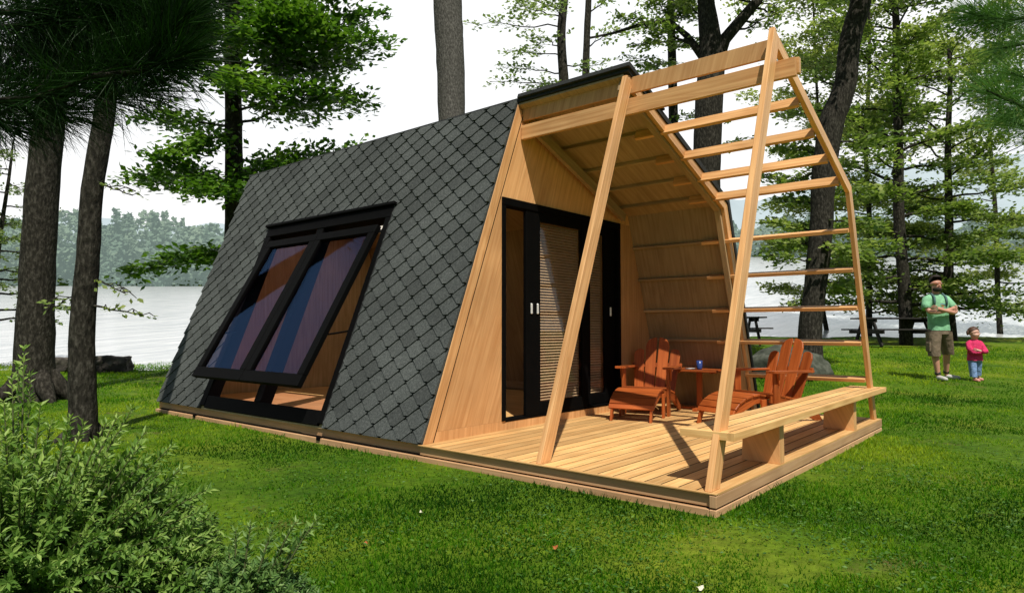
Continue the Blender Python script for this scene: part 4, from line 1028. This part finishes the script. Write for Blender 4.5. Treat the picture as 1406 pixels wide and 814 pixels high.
# ================================================================== PEOPLE
def skin(name, nodes, edges, mat, parent, sub=2, root=0):
    """nodes: name -> (x, f, z, r[, r2]); local frame x = image right, f = towards the camera, z up"""
    keys = list(nodes); me = bpy.data.meshes.new(name)
    me.from_pydata([(nodes[k][0], -nodes[k][1], nodes[k][2]) for k in keys], [(keys.index(a), keys.index(b)) for a, b in edges], [])
    me.materials.append(mat)
    o = bpy.data.objects.new(name, me); COL.objects.link(o); o.parent = parent
    md = o.modifiers.new('skin', 'SKIN'); md.use_smooth_shade = True; md.branch_smoothing = .3
    if not me.skin_vertices:
        bm = bmesh.new(); bm.from_mesh(me); bm.verts.layers.skin.verify(); bm.to_mesh(me); bm.free()
    for i, k in enumerate(keys):
        sv = me.skin_vertices[0].data[i]; r = nodes[k][3]; r2 = nodes[k][4] if len(nodes[k]) > 4 else r
        sv.radius = (r, r2); sv.use_root = False
    # one root per island
    seen = set(); adj = {i: [] for i in range(len(keys))}
    for a, b in edges: ia, ib = keys.index(a), keys.index(b); adj[ia].append(ib); adj[ib].append(ia)
    order = [root] + list(range(len(keys)))
    for i in order:
        if i in seen: continue
        me.skin_vertices[0].data[i].use_root = True; st = [i]
        while st:
            j = st.pop()
            if j in seen: continue
            seen.add(j); st += adj[j]
    s = o.modifiers.new('sub', 'SUBSURF'); s.levels = s.render_levels = sub
    return o
def chain(nodes, edges, pre, pts, link=None):
    prev = link
    for i, p in enumerate(pts):
        k = f'{pre}{i}'; nodes[k] = p
        if prev: edges.append((prev, k))
        prev = k
def ellip(name, c, r, mat, parent, fn=None, seg=20):
    bm = bmesh.new(); bmesh.ops.create_uvsphere(bm, u_segments=seg, v_segments=seg // 2 + 4, radius=1)
    for v in bm.verts:
        p = v.co.copy()
        if fn: p = fn(p)
        v.co = Vector((c[0] + p.x * r[0], -(c[1]) + p.y * r[1], c[2] + p.z * r[2]))
    me = bpy.data.meshes.new(name); bm.to_mesh(me); bm.free(); me.materials.append(mat); me.polygons.foreach_set('use_smooth', np.full(len(me.polygons), True))
    o = bpy.data.objects.new(name, me); COL.objects.link(o); o.parent = parent; return o
def cut(o, fn):
    bm = bmesh.new(); bm.from_mesh(o.data)
    bmesh.ops.delete(bm, geom=[v for v in bm.verts if fn(v.co)], context='VERTS'); bm.to_mesh(o.data); bm.free()
def cloth(name, col, sc_=9): return noise_mat(name, [(.3, tuple(c * .72 for c in col)), (.7, tuple(min(1, c * 1.15) for c in col))], scale=sc_, rough=.9, bump=.9, bdist=.03, spec=.1, detail=4)
skinm = plain('skin', (.56, .28, .19), rough=.5, var=.06, scale=20); skinf = plain('fair_skin', (.66, .38, .29), rough=.5, var=.05)
hairm = plain('dark_hair', (.022, .014, .010), rough=.7); hairb = plain('brown_hair', (.075, .035, .018), rough=.6)
PF = math.atan2(FWH.y, FWH.x) - math.pi / 2
def hand(nodes, edges, pre, wrist, dirv, spread, sc_=1.0, curl=(0, 0, 0)):
    """palm plus four unequal fingers and a thumb; vectors in (x, f, z)"""
    w = Vector(wrist); dv = Vector(dirv).normalized(); sp = Vector(spread).normalized(); cu = Vector(curl)
    p1 = w + dv * .045 * sc_; p2 = w + dv * .085 * sc_
    nodes[pre + 'p1'] = (*p1, .030 * sc_, .018 * sc_); nodes[pre + 'p2'] = (*p2, .034 * sc_, .017 * sc_)
    edges.append((pre + 'p1', pre + 'p2'))
    for k, (o_, L_) in enumerate(((-.031, .066), (-.010, .076), (.011, .071), (.030, .055))):
        b = p2 + sp * o_ * sc_; m = b + dv * L_ * .55 * sc_ + cu * L_ * .25; e = m + dv * L_ * .4 * sc_ + cu * L_ * .75
        for j, (q, r) in enumerate(((b, .0095), (m, .0088), (e, .0075))): nodes[f'{pre}f{k}{j}'] = (*q, r * sc_)
        edges += [(f'{pre}f{k}0', f'{pre}f{k}1'), (f'{pre}f{k}1', f'{pre}f{k}2')]
    b = p1 - sp * .026 * sc_; m = b - sp * .026 * sc_ + dv * .022 * sc_; e = m - sp * .008 * sc_ + dv * .03 * sc_
    for j, (q, r) in enumerate(((b, .012), (m, .0105), (e, .009))): nodes[f'{pre}t{j}'] = (*q, r * sc_)
    edges += [(f'{pre}t0', f'{pre}t1'), (f'{pre}t1', f'{pre}t2')]
    return pre + 'p1'
def face_parts(root, c, s, hair, eye_r=.011):
    x, f, z = c
    for sx in (-1, 1):
        ellip('eye', (x + sx * .031 * s, f + .088 * s, z + .012 * s), (.011 * s, .006 * s, .006 * s), plain('eye_white', (.50, .42, .37)), root, seg=10)
        ellip('pupil', (x + sx * .031 * s, f + .093 * s, z + .012 * s), (.0034 * s, .003 * s, .0038 * s), hairm, root, seg=8)
        ellip('eyebrow', (x + sx * .032 * s, f + .090 * s, z + .034 * s), (.014 * s, .004 * s, .0020 * s), hair, root, seg=8)
    ellip('mouth', (x, f + .090 * s, z - .052 * s), (.024 * s, .006 * s, .006 * s), plain('lips', (.42, .13, .11)), root, seg=10)

def loft(mb, rings, seg=22):
    base = len(mb.v)
    for (x, f, z, rx, rf) in rings:
        for k in range(seg):
            a = 2 * math.pi * k / seg; c_, s_ = math.cos(a), math.sin(a)
            q = (abs(c_) ** 2.5 + abs(s_) ** 2.5) ** (-1 / 2.5)
            wr = 1 + .02 * math.sin(5 * a + z * 9)
            mb.v.append((x + rx * c_ * q * wr, -(f + rf * s_ * q * wr), z))
    for i in range(len(rings) - 1):
        for k in range(seg):
            k2 = (k + 1) % seg
            mb.f.append([base + i * seg + k, base + i * seg + k2, base + (i + 1) * seg + k2, base + (i + 1) * seg + k]); mb.uv += [(0, 0)] * 4; mb.t.append(.5); mb.sm.append(True)
# --- the man
d = 11.6; pm = G(U(1291, d), d); man = empty('person', pm, PF, 'man in green t-shirt and cargo shorts standing with crossed arms', 'person')
n = {}; e = []
HX, HZ = -.035, 1.655
n['pel'] = (.03, -.10, .93, .135, .105)
chain(n, e, 'sp', [(.02, -.09, 1.05, .135, .10), (.0, -.08, 1.20, .15, .11), (-.01, -.08, 1.34, .165, .11), (-.02, -.08, 1.44, .10, .085), (-.03, -.075, 1.50, .058), (-.035, -.055, 1.56, .060), (HX, -.035, 1.62, .082, .092), (HX, -.035, 1.69, .084, .098), (HX, -.045, 1.745, .070, .080)], 'pel')
n['nose'] = (HX, .062, 1.648, .012); n['nose2'] = (HX, .072, 1.632, .014); e += [('sp6', 'nose'), ('nose', 'nose2')]
for sx, pre in ((-1, 'l'), (1, 'r')): n[pre + 'ear'] = (HX + sx * .094, -.05, 1.655, .016, .026); e.append(('sp7', pre + 'ear'))
chain(n, e, 'la', [(-.155, -.08, 1.415, .068), (-.215, -.04, 1.30, .052), (-.215, .03, 1.185, .044), (-.10, .11, 1.175, .040), (.03, .13, 1.205, .034), (.12, .12, 1.235, .028, .02)], 'sp2')
chain(n, e, 'ra', [(.125, -.08, 1.415, .068), (.215, -.05, 1.31, .052), (.255, .02, 1.185, .044), (.15, .10, 1.17, .042), (.03, .165, 1.19, .034), (-.05, .155, 1.215, .028, .02)], 'sp2')
chain(n, e, 'll', [(-.075, -.09, .86, .088), (-.085, -.06, .50, .062), (-.065, -.06, .34, .058), (-.03, -.07, .10, .038), (-.025, -.06, .05, .040), (-.02, .04, .035, .042, .03), (-.015, .12, .025, .036, .022)], 'pel')
chain(n, e, 'rl', [(.11, -.12, .86, .088), (.20, -.17, .52, .062), (.24, -.25, .34, .058), (.27, -.31, .11, .038), (.275, -.31, .055, .040), (.335, -.25, .045, .042, .03), (.395, -.20, .035, .036, .022)], 'pel')
h1 = hand(n, e, 'lh', (.125, .115, 1.24), (.9, -.35, .22), (0, -.3, 1), 1.0, (0.2, -.6, 0)); e.append(('la5', h1))
h2 = hand(n, e, 'rh', (-.06, .15, 1.22), (-.9, -.1, .30), (0, .35, 1), 1.0, (-.2, -.5, 0)); e.append(('ra5', h2))
skin('body', n, e, skinm, man)
face_parts(man, (HX, -.03, 1.668), 1.0, hairm)
hr = ellip('hair', (HX, -.052, 1.728), (.100, .112, .106), hairm, man, None, 28)
cut(hr, lambda c: c.z < 1.728 + (.052 if c.y < -.01 else (.052 - (c.y + .01) * 1.25)) - .10 * max(0, abs(c.x - HX) - .06) + .006 * math.sin(c.x * 160))
ellip('beard', (HX, -.014, 1.580), (.070, .080, .052), hairm, man, lambda p: Vector((p.x * (1 if p.z < .3 else .98), p.y, p.z if p.z < .2 else .2 + (p.z - .2) * .4)))
shirt = cloth('mint_tshirt', (.25, .53, .31)); shorts = cloth('khaki_cotton', (.19, .145, .10), 11)
mb = MB()
loft(mb, [(.03, -.095, .865, .170, .128), (.028, -.095, .95, .166, .126), (.015, -.09, 1.08, .160, .122), (.0, -.085, 1.22, .172, .128), (-.008, -.08, 1.34, .186, .128), (-.012, -.08, 1.42, .170, .112), (-.02, -.08, 1.465, .115, .088), (-.026, -.078, 1.49, .070, .070)])
mb.tube([(-.12, .08, 1.41), (-.175, .075, 1.395), (-.222, .045, 1.30), (-.232, .015, 1.235)], [.085, .082, .072, .074], 12); mb.tube([(.09, .08, 1.41), (.14, .075, 1.395), (.222, .055, 1.305), (.245, .025, 1.24)], [.085, .082, .072, .074], 12)
so = mb.build('t_shirt', shirt, man)
mb = MB()
loft(mb, [(.03, -.10, .80, .178, .130), (.03, -.10, .88, .170, .126), (.03, -.10, .93, .160, .118)])
loft(mb, [(-.098, -.048, .42, .088, .096), (-.100, -.058, .55, .092, .102), (-.086, -.075, .70, .106, .118), (-.065, -.09, .84, .122, .126)])
loft(mb, [(.240, -.205, .44, .086, .096), (.208, -.175, .56, .092, .102), (.160, -.14, .70, .106, .118), (.115, -.11, .84, .122, .126)])
sh = mb.build('cargo_shorts', shorts, man)
mb = MB(); mb.box((-.208, -.005, .50), (-.175, .115, .66)); pk = mb.build('pocket', shorts, sh, .008)
strap = plain('grey_strap', (.07, .14, .14), rough=.8)
for sx in (-1, 1):
    mb = MB(); cx = -.02 + sx * .105
    mb.tube([(cx, -.035, 1.285), (cx, -.055, 1.36), (cx - sx * .005, -.035, 1.44), (cx - sx * .008, .05, 1.50), (cx - sx * .005, .15, 1.45)], .018, 7); mb.build('backpack_strap', strap, man)
# printed arch on the shirt front
for k, col in enumerate(((.02, .12, .30), (.35, .32, .05))):
    mb = MB(); r_ = .072 - .022 * k
    mb.tube([(.01 + r_ * math.cos(a), -.052 + .020 * abs(math.cos(a)) - .0, 1.262 + r_ * .75 * math.sin(a)) for a in np.linspace(.25, math.pi - .25, 9)], .0085, 6); mb.build('shirt_print', plain('print_%d' % k, col), so)
shoe = plain('grey_trainers', (.50, .49, .46), rough=.7); sole = plain('rubber_sole', (.6, .6, .57))
for pts, rot in (((( -.028, -.10, .055, .05), (-.022, -.02, .048, .052), (-.016, .08, .036, .050), (-.013, .145, .03, .040)), 0), (((.255, -.335, .06, .05), (.31, -.275, .05, .052), (.385, -.205, .038, .050), (.43, -.165, .032, .040)), 0)):
    n = {}; e = []; chain(n, e, 's', [(p[0], p[1], p[2], p[3], p[3] * .8) for p in pts]); skin('shoe', n, e, shoe, man)
sock = plain('dark_sock', (.03, .03, .03))
for c in ((-.032, -.075, .125), (.268, -.31, .135)):
    mb = MB(); mb.tube([(c[0], -c[1], c[2] - .03), (c[0], -c[1], c[2] + .025)], .046, 10); mb.build('sock', sock, man)

# --- the girl
d = 11.5; pg = G(U(1339, d), d); girl = empty('person', pg, PF, 'small girl in pink jacket and blue jeans standing beside the man', 'person')
n = {}; e = []; gx = .0
n['pel'] = (gx, -.05, .42, .085, .07)
chain(n, e, 'sp', [(gx, -.05, .50, .085, .068), (gx, -.05, .60, .09, .068), (gx - .005, -.05, .665, .062, .055), (gx - .01, -.045, .705, .036), (gx - .01, -.03, .735, .05, .052), (gx - .01, -.02, .79, .074, .078), (gx - .01, -.025, .845, .074, .080), (gx - .01, -.03, .895, .055, .06)], 'pel')
n['nose'] = (gx - .01, .062, .800, .011); e.append(('sp5', 'nose'))
for sx, pre in ((-1, 'l'), (1, 'r')): n[pre + 'ear'] = (gx - .01 + sx * .080, -.03, .815, .010, .018); e.append(('sp6', pre + 'ear'))
chain(n, e, 'la', [(-.085, -.05, .655, .040), (-.115, -.01, .57, .032), (-.09, .06, .49, .028), (.02, .09, .50, .022), (.075, .085, .52, .018, .013)], 'sp1')
chain(n, e, 'ra', [(.08, -.05, .655, .040), (.12, -.02, .57, .032), (.105, .06, .51, .028), (.02, .115, .515, .022), (-.03, .11, .53, .018, .013)], 'sp1')
chain(n, e, 'll', [(-.045, -.05, .38, .056), (-.05, -.03, .21, .040), (-.04, -.03, .06, .026), (-.03, .03, .028, .026, .02), (-.02, .08, .02, .022, .014)], 'pel')
chain(n, e, 'rl', [(.05, -.06, .38, .056), (.07, -.09, .22, .040), (.085, -.13, .07, .026), (.11, -.09, .036, .026, .02), (.135, -.05, .03, .022, .014)], 'pel')
h1 = hand(n, e, 'lh', (.075, .085, .52), (.95, -.2, .2), (0, -.3, 1), .55, (0, -.5, 0)); e.append(('la4', h1))
h2 = hand(n, e, 'rh', (-.035, .11, .535), (-.95, 0, .2), (0, .3, 1), .55, (0, -.4, 0)); e.append(('ra4', h2))
skin('body', n, e, skinf, girl)
face_parts(girl, (gx - .01, -.03, .822), .80, hairb)
ellip('hair', (gx - .01, -.05, .855), (.090, .098, .082), hairb, girl, lambda p: Vector((p.x, p.y if p.y > -.1 else p.y * .80, p.z if p.z > -.2 else -.2 + (p.z + .2) * (1.0 if p.y > .1 else .1))))
ellip('pigtail', (gx - .105, -.06, .83), (.022, .025, .045), hairb, girl, seg=10)
pink = cloth('pink_fleece', (.68, .05, .15), 16); jeans = cloth('blue_denim', (.22, .34, .58), 16)
mb = MB()
loft(mb, [(gx, -.05, .355, .118, .098), (gx, -.05, .43, .112, .092), (gx, -.05, .55, .108, .086), (gx, -.05, .63, .108, .080), (gx - .004, -.05, .675, .080, .066), (gx - .008, -.048, .712, .052, .052)])
mb.tube([(-.06, .05, .66), (-.095, .048, .645), (-.122, .01, .565), (-.098, -.06, .49), (.0, -.09, .498), (.052, -.09, .512)], [.05, .052, .046, .043, .037, .034], 10)
mb.tube([(.06, .05, .66), (.09, .048, .645), (.126, .02, .57), (.11, -.06, .51), (.04, -.114, .512), (-.005, -.115, .522)], [.05, .052, .046, .043, .037, .034], 10)
mb.build('jacket', pink, girl)
mb = MB()
loft(mb, [(gx, -.05, .34, .108, .086), (gx, -.05, .40, .104, .084)])
loft(mb, [(-.044, -.03, .075, .052, .056), (-.05, -.034, .20, .054, .056), (-.05, -.048, .36, .060, .070)]); loft(mb, [(.086, -.125, .09, .052, .056), (.07, -.09, .21, .054, .056), (.052, -.058, .36, .060, .070)])
mb.build('jeans', jeans, girl)
sand = plain('pink_sandal', (.62, .22, .20))
for pts in (((-.042, -.055, .03), (-.032, .02, .022), (-.02, .09, .014)), ((.075, -.155, .036), (.105, -.10, .028), (.137, -.045, .022))):
    n = {}; e = []; chain(n, e, 's', [(p[0], p[1], p[2], .031, .018) for p in pts]); skin('sandal', n, e, sand, girl)

# ================================================================== LIGHT, SKY, CAMERA
SD = Vector((-.5, .4, -1.0)).normalized()
sun = bpy.data.lights.new('sun', 'SUN'); sun.energy = 5.0; sun.angle = R(.5); sun.color = (1.0, .945, .85)
so = bpy.data.objects.new('sun', sun); COL.objects.link(so); so.rotation_euler = SD.to_track_quat('-Z', 'Y').to_euler(); so.location = (3, -3, 8)
w = bpy.data.worlds.new('World'); sc.world = w; w.use_nodes = True; nt = w.node_tree; nt.nodes.clear(); L = nt.links.new
out = nt.nodes.new('ShaderNodeOutputWorld')
sky = N(nt, 'ShaderNodeTexSky', sky_type='NISHITA'); sky.sun_disc = False
el = math.asin(-SD.z); sky.sun_elevation = el; sky.sun_rotation = math.atan2(-SD.x, -SD.y)
bg1 = N(nt, 'ShaderNodeBackground', i_Strength=.06); L(sky.outputs[0], bg1.inputs[0])
# bright thin cloud over the lake side of the sky
tc = N(nt, 'ShaderNodeTexCoord'); sx = N(nt, 'ShaderNodeSeparateXYZ'); L(tc.outputs['Generated'], sx.inputs[0])
dt = N(nt, 'ShaderNodeVectorMath', operation='DOT_PRODUCT'); L(tc.outputs['Generated'], dt.inputs[0]); dt.inputs[1].default_value = FWH
m1 = N(nt, 'ShaderNodeMapRange', interpolation_type='SMOOTHSTEP', i_1=-.05, i_2=.45); L(dt.outputs['Value'], m1.inputs[0])
m2 = N(nt, 'ShaderNodeMapRange', interpolation_type='SMOOTHSTEP', i_1=.48, i_2=.80, i_3=1.0, i_4=0.0); L(sx.outputs['Z'], m2.inputs[0])
mu = N(nt, 'ShaderNodeMath', operation='MULTIPLY'); L(m1.outputs[0], mu.inputs[0]); L(m2.outputs[0], mu.inputs[1])
cn = N(nt, 'ShaderNodeTexNoise', i_Scale=2.2, i_Detail=5.0); L(tc.outputs['Generated'], cn.inputs['Vector'])
cr = ramp(nt, [(.3, (.90, .94, .98)), (.6, (1.0, 1.0, 1.0))]); L(cn.outputs['Fac'], cr.inputs[0])
bg2 = N(nt, 'ShaderNodeBackground', i_Strength=1.14); L(cr.outputs[0], bg2.inputs[0])
mx = N(nt, 'ShaderNodeMixShader'); L(mu.outputs[0], mx.inputs[0]); L(bg1.outputs[0], mx.inputs[1]); L(bg2.outputs[0], mx.inputs[2]); L(mx.outputs[0], out.inputs[0])

cam = bpy.data.cameras.new('camera'); cam.sensor_width = 36; cam.lens = 919.3754 / 1406 * 36; cam.clip_start = .05; cam.clip_end = 2000
co = bpy.data.objects.new('camera', cam); COL.objects.link(co); co.location = CAMP
fwd = Vector((math.cos(PITCH) * math.cos(YAW), math.cos(PITCH) * math.sin(YAW), math.sin(PITCH)))
co.rotation_euler = fwd.to_track_quat('-Z', 'Y').to_euler(); sc.camera = co
sc.view_settings.view_transform = 'Standard'; sc.view_settings.look = 'None'; sc.view_settings.exposure = 0; sc.view_settings.gamma = 1
sc.render.engine = 'CYCLES'
sc.cycles.use_denoising = True; sc.cycles.max_bounces = 6; sc.cycles.diffuse_bounces = 3; sc.cycles.glossy_bounces = 3; sc.cycles.transparent_max_bounces = 8; sc.cycles.transmission_bounces = 4
sc.cycles.caustics_reflective = False; sc.cycles.caustics_refractive = False; sc.cycles.sample_clamp_indirect = 6
